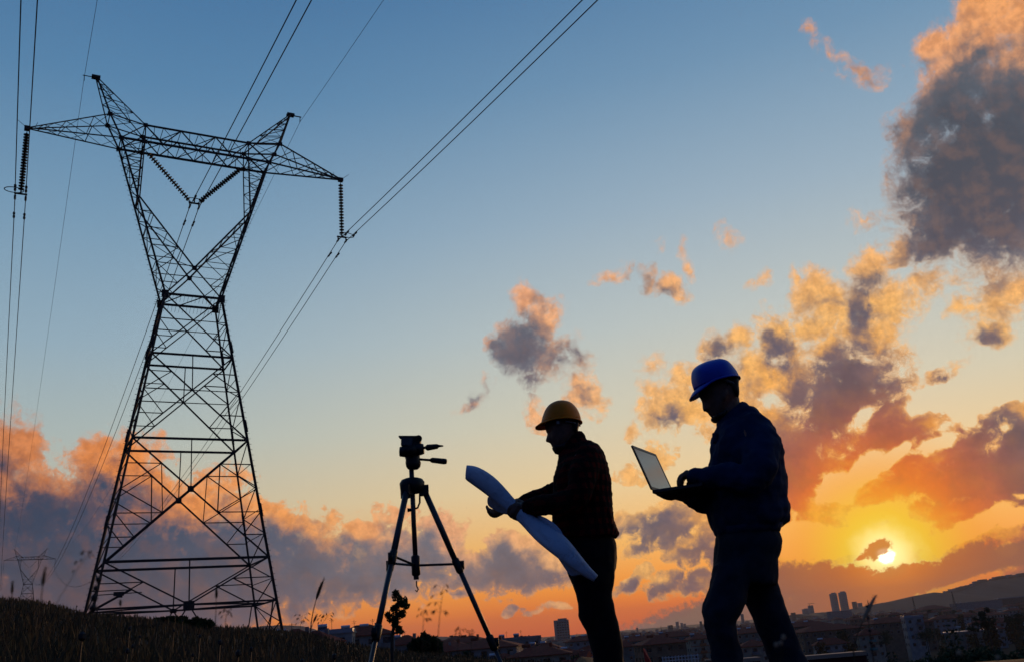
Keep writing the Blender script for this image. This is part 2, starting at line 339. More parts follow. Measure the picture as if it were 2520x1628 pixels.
# ------------------------------------------------------------------ materials
def mat(name, color, rough=0.7, metal=0.0, var=0.0, scale=8.0, color2=None, bump=0.0, spec=0.5, trans=0.0, coat=0.0):
    mt = bpy.data.materials.new(name); mt.use_nodes = True; T = NT(mt.node_tree)
    b = T.n['Principled BSDF']
    b.inputs['Roughness'].default_value = rough; b.inputs['Metallic'].default_value = metal
    b.inputs['Specular IOR Level'].default_value = spec
    if coat: b.inputs['Coat Weight'].default_value = coat; b.inputs['Coat Roughness'].default_value = 0.08
    c = tuple(color)+(1,) if len(color) == 3 else color
    if var or color2:
        tc = T.node('ShaderNodeTexCoord')
        f, _ = T.noise(tc.outputs['Object'], scale, 5, 0.6)
        c2 = tuple(color2)+(1,) if color2 else tuple(min(1, x*(1+var)) for x in c[:3])+(1,)
        c1 = c if color2 else tuple(x*(1-var) for x in c[:3])+(1,)
        T.l.new(T.mix(T.smooth(f, 0.35, 0.65), c1, c2), b.inputs['Base Color'])
        if bump:
            bp = T.node('ShaderNodeBump'); bp.inputs['Strength'].default_value = bump
            T.l.new(f, bp.inputs['Height']); T.l.new(bp.outputs[0], b.inputs['Normal'])
    else: b.inputs['Base Color'].default_value = c
    return mt
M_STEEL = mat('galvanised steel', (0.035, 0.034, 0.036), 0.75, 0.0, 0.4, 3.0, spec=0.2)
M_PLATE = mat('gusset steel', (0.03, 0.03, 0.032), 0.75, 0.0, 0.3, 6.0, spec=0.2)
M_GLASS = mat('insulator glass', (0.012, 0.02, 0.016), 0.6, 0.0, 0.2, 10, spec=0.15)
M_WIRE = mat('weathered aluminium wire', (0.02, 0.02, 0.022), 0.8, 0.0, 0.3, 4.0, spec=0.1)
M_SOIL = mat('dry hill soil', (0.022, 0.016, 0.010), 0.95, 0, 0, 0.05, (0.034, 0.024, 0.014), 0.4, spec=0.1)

# ------------------------------------------------------------------ ground: one sheet from the hill under the camera down to the town and on to the horizon
def lerp_tab(x, tab):
    if x <= tab[0][0]: return tab[0][1]
    for (a, va), (b, vb) in zip(tab, tab[1:]):
        if x <= b: return va+(vb-va)*(x-a)/(b-a)
    return tab[-1][1]
CREST = [(-90, 5.0), (-45, 4.9), (-29.5, 4.05), (-27.6, 3.8), (-25.4, 3.05), (-22.4, 2.65), (-19.2, 1.95), (-15.9, 1.5), (-13.1, 1.0), (-11.3, 0.4), (-7.8, -0.35), (-5.4, -0.75), (-1.9, -1.35), (1.7, -2.0), (5, -2.9), (9, -4.2), (180, -4.2)]
TOWN0 = [(-180, 1), (-30, 4), (-20, -2), (-14, -7), (-6, -13), (2, -18), (10, -22), (40, -24), (180, -24)]
def sstep(x): x = max(0.0, min(1.0, x)); return x*x*(3-2*x)
def ground_z(x, y):
    r = math.hypot(x, y); a = math.degrees(math.atan2(x, y))
    if a < -120: a = -120 if a > -150 else 180
    E = math.tan(R_(lerp_tab(a, CREST)))
    rc = 58.0 if a < -8 else 58-(a+8)/16*46 if a < 8 else 12.0
    zc = E*rc; z0 = -0.55
    near = z0+(zc-z0)*min(1, r/rc)
    if a > 2: near = z0+(max(zc, -0.75-0.7*sstep((a-4)/12))-z0)*min(1, r/rc)
    far = lerp_tab(a, TOWN0)+(-30-lerp_tab(a, TOWN0))*sstep((r-250)/3000)
    edge = rc+(18 if a < -8 else 2)
    t_ = sstep((r-edge)/(150 if a < -12 else 95))
    z = near+(far-near)*t_
    if r < 90: z += 0.05*mnoise.noise(Vector((x*0.5, y*0.5, 0)))*min(1, r/4)+0.22*mnoise.noise(Vector((x*0.09, y*0.09, 3)))*min(1, r/30)*(1-sstep((a-0)/6))
    return z
azs = list(np.arange(-180, -36, 6.0))+list(np.arange(-36, 36, 0.6))+list(np.arange(36, 180, 6.0))
rs = [0.0]+list(np.geomspace(0.7, 16000, 120))
gv, gf = [(0, 0, ground_z(0, 0.01))], []
for r in rs[1:]:
    for a in azs: x, y = r*math.sin(R_(a)), r*math.cos(R_(a)); gv.append((x, y, ground_z(x, y)))
na = len(azs)
for j in range(na): gf.append((0, 1+(j+1) % na, 1+j))
for i in range(len(rs)-2):
    for j in range(na):
        j2 = (j+1) % na; gf.append((1+i*na+j, 1+i*na+j2, 1+(i+1)*na+j2, 1+(i+1)*na+j))
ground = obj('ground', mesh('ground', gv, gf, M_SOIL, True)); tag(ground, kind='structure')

# ------------------------------------------------------------------ lattice pylon
def unit_angle():
    t_ = 0.22; pl = [(0, 0), (1, 0), (1, t_), (t_, t_), (t_, 1), (0, 1)]
    v = [(x-0.35, y-0.35, z) for z in (0, 1) for (x, y) in pl]
    f = [(i, (i+1) % 6, 6+(i+1) % 6, 6+i) for i in range(6)]+[(5, 4, 3, 2, 1, 0), (6, 7, 8, 9, 10, 11)]
    return v, f
UV_, UF_ = unit_angle()
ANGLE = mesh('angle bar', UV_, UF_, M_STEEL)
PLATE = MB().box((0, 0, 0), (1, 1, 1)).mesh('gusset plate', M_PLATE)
class BarSet:
    """real objects sharing one mesh, or (joined) one mesh per name"""
    def __init__(s, root, joined=False): s.root = root; s.joined = joined; s.mb = {}; s.n = {}
    def bar(s, name, p, q, w, spin=0.0):
        p, q = Vector(p), Vector(q); d = q-p
        if d.length < 1e-4: return
        Rm = d.to_track_quat('Z', 'Y').to_matrix().to_4x4() @ Matrix.Rotation(spin, 4, 'Z')
        w *= 0.61
        Mx = Matrix.Translation(p) @ Rm @ Matrix.Diagonal((w, w, d.length, 1))
        if s.joined: s.mb.setdefault(name, MB()).add([Mx @ Vector(v) for v in UV_], UF_)
        else: obj(name, ANGLE, s.root, Mx)
        s.n[name] = s.n.get(name, 0)+1
    def plate(s, c, d):
        Mx = Matrix.Translation(Vector(c)) @ Matrix.Diagonal((*d, 1))
        if s.joined: s.mb.setdefault('gusset_plate', MB()).box(c, d)
        else: obj('gusset_plate', PLATE, s.root, Mx)
    def done(s):
        for k, b in s.mb.items():
            o = b.build(k, M_STEEL, s.root); 
            if k not in ('leg',): o['kind'] = 'stuff'
LV = [(-2.5, 6.76, 3.62), (3.72, 5.74, 3.13), (6.63, 5.256, 2.898), (14.96, 3.882, 2.194), (21.3, 2.861, 1.535), (26.03, 2.02, 1.157)]
def wid(h):
    for (a, xa, ya), (b, xb, yb) in zip(LV, LV[1:]):
        if h <= b: t_ = (h-a)/(b-a); return xa+(xb-xa)*t_, ya+(yb-ya)*t_
    if h <= 38.52: t_ = (h-26.03)/(38.52-26.03); return 2.02+(5.643-2.02)*t_, 1.157+(0.929-1.157)*t_
    t_ = (h-38.52)/(40.42-38.52); return 5.643+(6.536-5.643)*t_, 0.929
def cor(sx, sy, h, kx=1.0): x, y = wid(h); return Vector((sx*x*kx, sy*y, h))
def mid(a, b, t_=0.5): return a+(b-a)*t_
def make_pylon(root, feet, joined=False):
    B = BarSet(root, joined); bar = B.bar
    H5, H4, H3, H2, H1, HV, HB, HT, HK = 3.72, 6.63, 14.96, 21.3, 26.03, 28.35, 38.52, 40.42, 33.7
    for sx in (-1, 1):
        for sy in (-1, 1):
            a = cor(sx, sy, feet(sx, sy)); b = cor(sx, sy, H1)
            bar('leg', a, b, 0.27); bar('leg', b, cor(sx, sy, HB), 0.24); bar('leg', cor(sx, sy, HB), cor(sx, sy, HT), 0.22)
            for k in range(3): bar('splice', cor(sx, sy, 9.5+k*6.1), cor(sx, sy, 10.4+k*6.1), 0.34)
    for sy in (-1, 1):
        # belts
        for h, w in ((H5, 0.2), (H4, 0.27), (H3, 0.24), (H2, 0.22), (H1, 0.24)): bar('belt', cor(-1, sy, h), cor(1, sy, h), w)
        def xpanel(ht, hb, w, vert, upper, thirds=False, ws=0.11):
            at_, ab = wid(ht)[0], wid(hb)[0]; t_ = at_/(at_+ab); hc = ht+(hb-ht)*t_
            C = Vector((0, sy*wid(hc)[1], hc))
            if vert: bar('post', Vector((0, sy*wid(ht)[1], ht)), C, 0.12)
            for sx in (-1, 1):
                bar('diagonal', cor(sx, sy, ht), C, w); bar('diagonal', C, cor(sx, sy, hb), w)
                lc = cor(sx, sy, hc)
                if not vert == 'big': bar('strut', lc, C, ws)
                if upper:
                    m1 = mid(cor(sx, sy, ht), C); bar('strut', m1, cor(sx, sy, m1.z), ws); bar('strut', m1, lc, ws)
                    if vert == 'big':
                        m2 = mid(C, cor(sx, sy, hb), 0.34)
                        bar('strut', m1, m2, ws); bar('strut', lc, m2, ws)
                if vert == 'big':
                    m2 = mid(C, cor(sx, sy, hb), 0.34); l2 = cor(sx, sy, m2.z); bar('strut', m2, l2, ws)
                    m3 = mid(C, cor(sx, sy, hb), 0.67); bar('strut', l2, m3, ws); bar('strut', m3, cor(sx, sy, m3.z), ws)
                else:
                    m2 = mid(C, cor(sx, sy, hb)); bar('strut', m2, cor(sx, sy, m2.z), ws); bar('strut', m2, lc, ws)
            return C
        xpanel(H1, H2, 0.14, False, False)
        xpanel(H2, H3, 0.16, True, True)
        C = xpanel(H3, H4, 0.17, 'big', True)
        B.plate(C, (0.42, 0.06, 0.42))
        C5 = Vector((0, sy*wid(H5)[1], H5)); bar('post', Vector((0, sy*wid(H4)[1], H4)), C5, 0.14)
        for sx in (-1, 1):
            bar('diagonal', cor(sx, sy, H4), C5, 0.15)
            m1 = mid(cor(sx, sy, H4), C5, 0.46); bar('strut', m1, cor(sx, sy, m1.z), 0.11); bar('strut', m1, cor(sx, sy, H5), 0.13)
            q = cor(sx, sy, H5, 0.96); bar('diagonal', q, Vector((sx*5.1, sy*3.2, 0.8)), 0.13)
            bar('diagonal', C5, Vector((sx*1.9, sy*3.3, 0.6)), 0.13)
        B.plate(C5, (0.7, 0.06, 0.5) if sy < 0 else (0.45, 0.06, 0.3))
        # waist to bridge
        V = Vector((0, sy*1.075, HV)); B.plate(V, (0.36, 0.07, 0.36))
        for sx in (-1, 1):
            B.plate(cor(sx, sy, H1), (0.5, 0.08, 0.6))
            K = cor(sx, sy, HK, 0.97)
            bar('chord', cor(sx, sy, H1), V, 0.17); bar('chord', V, K, 0.2)
            I = Vector((sx*3.949, sy*0.929, HB)); bar('chord', K, I, 0.17)
            hs = [27.0, 28.5, 29.9, 31.3, 32.6]
            def inner(h):
                if h < HV: t_ = (h-H1)/(HV-H1); return cor(sx, sy, H1)+(V-cor(sx, sy, H1))*t_
                return V+(K-V)*((h-HV)/(HK-HV))
            prev = None
            for i, h in enumerate(hs):
                a, b = cor(sx, sy, h), inner(h)
                bar('strut', a, b, 0.09)
                if prev: bar('strut', prev[i % 2], (a, b)[1-i % 2], 0.09)
                prev = (a, b)
            prev = (K, K)
            for i, h in enumerate([34.6, 35.4, 36.2, 37.0, 37.8]):
                a = cor(sx, sy, h); b = K+(I-K)*((h-HK)/(HB-HK)); bar('strut', a, b, 0.085); bar('strut', prev[i % 2], (a, b)[1-i % 2], 0.085); prev = (a, b)
            bar('strut', prev[0], I, 0.085)
    # side faces: zigzag between the near and the far leg
    hs = [0.9, 2.3, 3.72, 5.2, 6.63, 8.3, 10.0, 11.6, 13.3, 14.96, 16.6, 18.2, 19.7, 21.3, 22.6, 23.8, 24.9, 26.03, 27.3, 28.6, 29.9, 31.2, 32.5, 33.7, 35.0, 36.2, 37.4, 38.52]
    for sx in (-1, 1):
        for i, h in enumerate(hs):
            big = h in (3.72, 6.63, 14.96, 21.3, 26.03)
            if i > 1: bar('belt' if big else 'strut', cor(sx, -1, h), cor(sx, 1, h), 0.2 if big else 0.09)
            if i: s_ = 1 if i % 2 else -1; bar('strut', cor(sx, s_, hs[i-1]), cor(sx, -s_, h), 0.095)
        bar('strut', cor(sx, -1, H5), cor(sx, 1, 0.9), 0.11); bar('strut', cor(sx, 1, H5), cor(sx, -1, 0.9), 0.11)
        for (t0, t1) in ((0, .25), (.25, .5), (.5, .75), (.75, 1)):
            V1, V2 = Vector((0, -1.075, HV)), Vector((0, 1.075, HV)); K1, K2 = cor(sx, -1, HK, 0.97), cor(sx, 1, HK, 0.97)
            bar('strut', mid(V1, K1, t0), mid(V2, K2, t1), 0.08); bar('strut', mid(V2, K2, t1), mid(V1, K1, t1), 0.08)
    # plan bracing of the waist and of the bottom belt
    xs = [-2.02, -0.7, 0.7, 2.02]
    for i in range(3): s_ = 1 if i % 2 else -1; bar('strut', (xs[i], s_*1.157, H1), (xs[i+1], -s_*1.157, H1), 0.1)
    bar('strut', (-2.02, 1.157, H1), (-0.7, -1.157, H1+0.02), 0.1)
    for sx in (-1, 1):
        bar('belt', (0, -3.13, H5), (sx*5.74, 0, H5), 0.15); bar('belt', (0, 3.13, H5), (sx*5.74, 0, H5), 0.15)
    # bridge
    for sy in (-1, 1):
        y = sy*0.929
        bt, tp = (lambda x: Vector((x, y, HB))), (lambda x: Vector((x, y, 39.96)))
        bar('chord', bt(-5.643), bt(5.643), 0.24); bar('chord', tp(-3.967), tp(3.967), 0.2)
        n = 6
        for i in range(n+1):
            x = -3.967+7.934*i/n
            if i < n:
                xm = x+7.934/n/2
                if i % 2 == 0: bar('brace', tp(x), bt(x+7.934/n), 0.13)
                else: bar('brace', bt(x), tp(x+7.934/n), 0.13)
                s0 = (mid(tp(x), bt(x+7.934/n)) if i % 2 == 0 else mid(bt(x), tp(x+7.934/n)))
                bar('brace', s0, (bt(x) if i % 2 == 0 else tp(x)), 0.075); bar('brace', tp(xm) if i % 2 == 0 else bt(xm), s0, 0.075)
        for sx in (-1, 1):
            O, I, TO, TI = bt(sx*5.643), bt(sx*3.949), Vector((sx*6.536, y, HT)), tp(sx*3.967)
            bar('chord', TI, TO, 0.17); bar('brace', TI, I, 0.13); bar('brace', TI, O, 0.15); bar('brace', mid(TI, O), I, 0.08); bar('brace', mid(TI, O), TO, 0.08)
            for P_ in (O, I, TI, TO): B.plate(P_, (0.34, 0.08, 0.34))
            tip = Vector((sx*12, sy*0.06, 38.524))
            bar('chord', O, tip, 0.17); bar('chord', TO, tip, 0.15)
            ts = [0, .2, .38, .54, .68, .8, .9]
            for i in range(len(ts)-1):
                p0, p1 = (mid(O, tip, ts[i]), mid(TO, tip, ts[i+1])) if i % 2 == 0 else (mid(TO, tip, ts[i]), mid(O, tip, ts[i+1]))
                bar('brace', p0, p1, 0.09)
            pk = Vector((sx*7.61, sy*0.22, 43.9))
            bar('chord', TO, pk, 0.17); bar('chord', TI, pk, 0.14)
            ts = [0, .25, .45, .65, .82]
            for i in range(len(ts)-1):
                p0, p1 = (mid(TO, pk, ts[i]), mid(TI, pk, ts[i+1])) if i % 2 == 0 else (mid(TI, pk, ts[i]), mid(TO, pk, ts[i+1]))
                bar('brace', p0, p1, 0.075); bar('brace', p1, mid(TO if i % 2 == 0 else TI, pk, ts[i+1]), 0.07)
    for z, xa in ((HB, 5.643), (39.96, 3.967)):
        n = 8 if z == HB else 6
        for i in range(n+1):
            x = -xa+2*xa*i/n; bar('brace', (x, -0.929, z), (x, 0.929, z), 0.085)
            if i < n: s_ = 1 if i % 2 else -1; bar('brace', (x, s_*0.929, z), (x+2*xa/n, -s_*0.929, z), 0.085)
    for sx in (-1, 1):
        for (p, w) in ((Vector((sx*3.967, 0, 39.96)), .12), (Vector((sx*6.536, 0, HT)), .12), (Vector((sx*3.949, 0, HB)), .14), (Vector((sx*5.643, 0, HB)), .15)):
            bar('brace', p+Vector((0, -.929, 0)), p+Vector((0, .929, 0)), w)
        for src in (Vector((sx*5.643, 0, HB)), Vector((sx*6.536, 0, HT))):
            tip = Vector((sx*12, 0, 38.524)); ts = [0, .2, .38, .54, .68, .8]
            for i in range(5):
                s_ = 1 if i % 2 else -1
                a, b = mid(src, tip, ts[i]), mid(src, tip, ts[i+1])
                bar('brace', a+Vector((0, s_*.929*(1-ts[i]), 0)), b+Vector((0, -s_*.929*(1-ts[i+1]), 0)), 0.07)
        pk = Vector((sx*7.61, 0, 43.9)); TI = Vector((sx*3.967, 0, 39.96)); ts = [0, .25, .45, .65, .82]
        for i in range(4):
            s_ = 1 if i % 2 else -1; a, b = mid(TI, pk, ts[i]), mid(TI, pk, ts[i+1])
            bar('brace', a+Vector((0, s_*(.929-.7*ts[i]), 0)), b+Vector((0, -s_*(.929-.7*ts[i+1]), 0)), 0.065)
        B.plate((sx*7.66, 0, 43.98), (0.62, 0.42, 0.2)); bar('earth_wire_bracket', (sx*7.9, 0, 43.95), (sx*8.6, 0, 43.95), 0.12)
        bar('earth_wire_bracket', (sx*8.5, 0, 43.95), (sx*8.48, 0, 43.45), 0.09)
        B.plate((sx*12, 0, 38.5), (0.4, 0.35, 0.3))
        bar('arcing_horn', (sx*12.1, 0, 38.6), (sx*12.75, 0, 39.15), 0.05); bar('arcing_horn', (sx*11.5, 0, 38.65), (sx*11.35, 0, 39.15), 0.05)
    if not joined:
        # anti-climb pins round the waist, step bolts on the legs
        pins = MB()
        for sy in (-1, 1):
            for i in range(14): x = -1.75+3.5*i/13; pins.box((x, sy*1.157, H1-0.3), (0.02, 0.02, 0.5), M=Matrix.Rotation(0.15, 3, 'Y'))
        for sx in (-1, 1):
            for i in range(6): pins.box((sx*2.3, -1+2*i/5, H1-0.05), (0.5, 0.02, 0.02), M=Matrix.Rotation(sx*0.2*(i-2.5)/2.5, 3, 'Y'))
        o = pins.build('anti_climb_pins', M_PLATE, root); o['kind'] = 'stuff'
        st = MB()
        for (sx, sy) in ((-1, 1), (1, -1)):
            for i in range(88): h = 3.5+i*0.4; p = cor(sx, sy, h); st.box(p+Vector((sx*0.16, 0, 0)), (0.13, 0.025, 0.025))
        o = st.build('step_bolts', M_PLATE, root); o['kind'] = 'stuff'
        pl = MB().box((-4.3, -3.22, 4.62), (0.62, 0.04, 0.26)).box((-4.22, -3.24, 4.44), (0.3, 0.03, 0.12)).build('number_plate', M_PLATE, root)
        B.bar('strut', cor(-1, -1, 4.6), Vector((-2.9, -3.1, 4.65)), 0.09)
    B.done()
    return B
PY_TH = R_(29.499)
pylon = empty('lattice_pylon', (-24.109, 64.69, 0), PY_TH, 'large dark steel lattice pylon with V shaped head towering over the left hillside', 'pylon', 'lattice pylons of the power line')
cP, sP = math.cos(PY_TH), math.sin(PY_TH)
def tw(x, y, h, base=(-24.109, 64.69, 0)): return Vector((base[0]+x*cP-y*sP, base[1]+x*sP+y*cP, base[2]+h))
def foot_h(sx, sy):
    h = 3
    for _ in range(3): q = cor(sx, sy, h); w_ = tw(q.x, q.y, 0); h = ground_z(w_.x, w_.y)-0.15
    return h
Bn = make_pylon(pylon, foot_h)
FARP = (-263.5, 490, 20.6)
far_pylon = empty('lattice_pylon', FARP, PY_TH, 'small distant lattice pylon standing behind the grassy ridge at the far left', 'pylon', 'lattice pylons of the power line')
make_pylon(far_pylon, lambda a, b: -8.0, True)

# insulator strings
disc_me = MB().lathe([(0.05, -0.12), (0.055, -0.04), (0.20, -0.05), (0.21, -0.02), (0.12, 0.02), (0.07, 0.045), (0.05, 0.12)], 14).mesh('insulator disc', M_GLASS, True)
def insulator(p, q, n, label, group='insulator strings hanging from the large pylon', small=False):
    p, q = Vector(p), Vector(q); root = empty('insulator_string', p, 0, label, 'insulator', group)
    d = q-p; rot = (-d).to_track_quat('Z', 'Y').to_matrix().to_4x4()
    def L_(t_): return Matrix.Translation(d*t_) @ rot
    rod = MB().tube([Vector((0, 0, 0)), d], 0.03, 6).build('rod', M_PLATE, root)
    for i in range(n):
        obj('disc', disc_me, root, L_(0.07+0.86*i/(n-1)))
    return root
def ring_pts(c, a, b, r1, r2, n=20, t0=0, t1=2*math.pi): return [Vector(c)+a*(r1*math.cos(t0+(t1-t0)*i/n))+b*(r2*math.sin(t0+(t1-t0)*i/n)) for i in range(n+1)]
ux, uy, uz = Vector((cP, sP, 0)), Vector((-sP, cP, 0)), Vector((0, 0, 1))
SL = insulator(tw(-12, 0, 38.35), tw(-12, 0, 33.15), 20, 'dark insulator string hanging from the left arm tip of the large pylon')
SR = insulator(tw(12, 0, 38.35), tw(12, 0, 33.15), 17, 'dark insulator string hanging from the right arm tip of the large pylon')
SV1 = insulator(tw(-3.75, 0, 38.25), tw(-0.25, 0, 34.35), 20, 'slanting insulator string on the left side of the V in the pylon head')
SV2 = insulator(tw(3.75, 0, 38.25), tw(0.25, 0, 34.35), 20, 'slanting insulator string on the right side of the V in the pylon head')
def yoke(root, c, sidex):
    inv = Matrix.Translation(root.location).inverted(); c = Vector(c)
    T_ = lambda v: inv @ v
    b = MB(); b.tube([T_(c-ux*0.42), T_(c+ux*0.42)], 0.07, 6); b.tube([T_(c), T_(c+uz*0.3)], 0.06, 6)
    b.build('yoke_plate', M_PLATE, root)
    b = MB(); b.tube([T_(v) for v in ring_pts(c+uz*0.25+ux*sidex*0.45, ux, (uy*0.6+uz*0.8), 0.62, 0.42)], 0.035, 6); b.build('grading_ring', M_PLATE, root)
    for s_ in (-1, 1):
        b = MB(); e_ = c+ux*0.34*s_; b.tube([T_(e_), T_(e_-uz*0.32)], 0.05, 6); b.tube([T_(e_-uz*0.32-uy*0.3), T_(e_-uz*0.36), T_(e_-uz*0.32+uy*0.3)], 0.075, 6)
        b.build('suspension_clamp', M_PLATE, root)
yoke(SL, tw(-12, 0, 33.1), -1); yoke(SR, tw(12, 0, 33.1), 1); yoke(SV1, tw(0, 0, 34.3), 0)
fSL = [insulator(tw(x, 0, 38.3, FARP), tw(x2, 0, z2, FARP), 10, lab, 'insulator strings of the distant pylon') for x, x2, z2, lab in (
    (-12, -12, 33.2, 'tiny insulator string under the left arm of the distant pylon'), (12, 12, 33.2, 'tiny insulator string under the right arm of the distant pylon'), (-3.6, -0.2, 34.4, 'tiny insulator string on the left of the V in the distant pylon'), (3.6, 0.2, 34.4, 'tiny insulator string on the right of the V in the distant pylon'))]

# conductors and earth wires
def wire(name, lab, x, z, r, s_near, far_sag, cat='power line', group='wires of the power line', dx=0.0):
    P0 = tw(x+dx, 0, z); Fp = tw(x+dx, 0, z, FARP)
    b = MB()
    pts = [P0 - uy*d + uz*(-s_near*d+0.00028*d*d) for d in np.linspace(0, 190, 48)]
    b.tube(pts, r, 5)
    L_ = (Fp-P0).length
    pts = [P0+(Fp-P0)*t_ - uz*(4*far_sag*t_*(1-t_)) for t_ in np.linspace(0, 1, 70)]
    b.tube(pts, r, 5)
    o = b.build(name, M_WIRE); tag(o, lab, cat, group)
    if s_near < .116 and r > .02:
        for sgn in (-1, 1):
            for d in (2.3,):
                c = P0 - uy*(sgn*d)+uz*(-(s_near if sgn > 0 else 4*far_sag/L_-(Fp.z-P0.z)/L_)*d-0.1)
                for e_ in (-0.28, 0.28): 
                    MB().tube([c+uy*(e_-0.14), c+uy*(e_+0.14)], 0.085, 6).build('vibration_damper', M_PLATE, o)
    return o
for x, z, nm in ((-12, 32.75, 'left'), (0, 33.95, 'middle'), (12, 32.75, 'right')):
    for k, dx in (('left', -0.34), ('right', 0.34)):
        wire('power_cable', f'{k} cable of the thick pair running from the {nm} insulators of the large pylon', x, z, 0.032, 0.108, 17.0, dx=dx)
for x, nm in ((-8.5, 'left'), (8.5, 'right')):
    wire('earth_wire', f'thin earth wire from the {nm} peak of the large pylon', x, 43.5, 0.016, 0.118, 13.0, 'power line', 'wires of the power line')

# ------------------------------------------------------------------ people
def cloth_mat(name, c, c2, scale, rough=0.9, bump=0.35):
    return mat(name, c, rough, 0, 0, scale, c2, bump, spec=0.15)
M_SKIN = mat('skin', (0.16, 0.075, 0.05), 0.6, 0, 0.15, 30, spec=0.3)
M_HAIR = mat('dark hair', (0.012, 0.008, 0.006), 0.7, 0, 0.4, 60, bump=0.6)
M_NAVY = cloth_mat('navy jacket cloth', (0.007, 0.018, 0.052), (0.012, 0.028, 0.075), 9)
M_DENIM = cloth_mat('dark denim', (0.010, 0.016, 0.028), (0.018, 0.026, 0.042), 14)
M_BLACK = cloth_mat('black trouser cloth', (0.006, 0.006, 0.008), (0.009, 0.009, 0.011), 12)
M_SHOE = mat('worn boot leather', (0.02, 0.014, 0.01), 0.6, 0, 0.3, 20)
M_HATY = mat('yellow helmet shell', (0.85, 0.20, 0.001), 0.5, 0, 0.12, 7, spec=0.18)
M_HATB = mat('blue helmet shell', (0.012, 0.05, 0.46), 0.42, 0, 0.12, 7, spec=0.3)
M_BAND = mat('grey helmet band', (0.30, 0.30, 0.31), 0.6)
def plaid():
    mt = bpy.data.materials.new('red and black plaid fleece'); mt.use_nodes = True; T = NT(mt.node_tree)
    b = T.n['Principled BSDF']; b.inputs['Roughness'].default_value = 0.95; b.inputs['Specular IOR Level'].default_value = 0.1
    tc = T.node('ShaderNodeTexCoord'); sp = T.node('ShaderNodeSeparateXYZ'); T.l.new(tc.outputs['Object'], sp.inputs[0])
    nz, _ = T.noise(tc.outputs['Object'], 60, 3, 0.6); jit = T.math('MULTIPLY', T.math('SUBTRACT', nz, 0.5), 0.012)
    def band(s_): v = T.math('FRACT', T.math('MULTIPLY', T.math('ADD', s_, jit), 1/0.055)); return T.math('GREATER_THAN', v, 0.5)
    hx = band(T.math('ADD', sp.outputs[0], T.math('MULTIPLY', sp.outputs[1], 0.8))); hz = band(sp.outputs[2])
    f = T.math('MULTIPLY', hx, hz); g = T.math('MULTIPLY', T.math('ADD', hx, hz), 0.22)
    col = T.mix(f, T.mix(g, (0.008, 0.004, 0.004, 1), (0.09, 0.006, 0.006, 1)), (0.10, 0.007, 0.006, 1))
    T.l.new(col, b.inputs['Base Color'])
    bp = T.node('ShaderNodeBump'); bp.inputs['Strength'].default_value = 0.6; T.l.new(nz, bp.inputs['Height']); T.l.new(bp.outputs[0], b.inputs['Normal'])
    return mt
M_PLAID = plaid()

class Fig:
    """a figure in the vertical plane at forward distance Y; outline points are measured on the photograph"""
    def __init__(s, Y, org): s.Y = Y; s.org = org; s.inv = Matrix.Translation(org).inverted()
    def P(s, x, y, dy=0.0): return s.inv @ at(x, y, s.Y+dy)
    def ring(s, A, B, w, dy=0.0, n=20, p=2.3, tw_=0.0):
        a, b = s.P(*A, dy), s.P(*B, dy); c = (a+b)/2; u = (b-a)/2; v = Vector((0, w, 0)); out = []
        for j in range(n):
            t_ = 2*math.pi*j/n; ct, st = math.cos(t_), math.sin(t_)
            e = 2/p; cx = math.copysign(abs(ct)**e, ct); sx = math.copysign(abs(st)**e, st)
            out.append(c+u*cx+v*sx)
        return out
    def limb(s, mb, pts, mi=0, n=14, shrink=1.0):
        """pts: (px, py, dy, radius)"""
        P_ = [s.P(x, y, d) for x, y, d, r in pts]; R = [r*shrink for *_, r in pts]
        # resample smooth
        Q, RR = [], []
        for i in range(len(P_)-1):
            for k in range(4):
                t_ = k/4; p0 = P_[max(i-1, 0)]; p1 = P_[i]; p2 = P_[i+1]; p3 = P_[min(i+2, len(P_)-1)]
                q = 0.5*((2*p1)+(p2-p0)*t_+(2*p0-5*p1+4*p2-p3)*t_*t_+(3*p1-3*p2+p3-p0)*t_**3)
                Q.append(q); RR.append(R[i]+(R[i+1]-R[i])*t_)
        Q.append(P_[-1]); RR.append(R[-1])
        mb.tube(Q, RR, n, mi)
        mb.lathe([(0.001, -1), (0.5, -0.866), (0.866, -0.5), (1, 0), (0.866, 0.5), (0.5, 0.866), (0.001, 1)], 10, mi, Matrix.Translation(Q[-1]) @ Matrix.Diagonal((RR[-1],)*3+(1,)))
        mb.lathe([(0.001, -1), (0.5, -0.866), (0.866, -0.5), (1, 0), (0.866, 0.5), (0.5, 0.866), (0.001, 1)], 10, mi, Matrix.Translation(Q[0]) @ Matrix.Diagonal((RR[0],)*3+(1,)))
    def slab(s, mb, full, plain, W, dy=0.0, k0=0.006, k1=0.03, n=15, pw=0.5, ctr=None):
        """closed side outline swept over the width; plain is the outline away from the middle"""
        F = [s.P(x, y, dy) for x, y in full]; G_ = [s.P(x, y, dy) for x, y in plain]
        c = s.P(*ctr, dy) if ctr else sum(G_, Vector())/len(G_)
        rings = []
        for i in range(n):
            a = -math.pi/2+math.pi*i/(n-1); y = math.sin(a)*W; sc = max(0.03, math.cos(a))**(2*pw*0.8)
            t_ = sstep((abs(y)-k0)/(k1-k0))
            rings.append([c+((f*(1-t_)+g*t_)-c)*sc+Vector((0, y, 0)) for f, g in zip(F, G_)])
        mb.rings(rings)
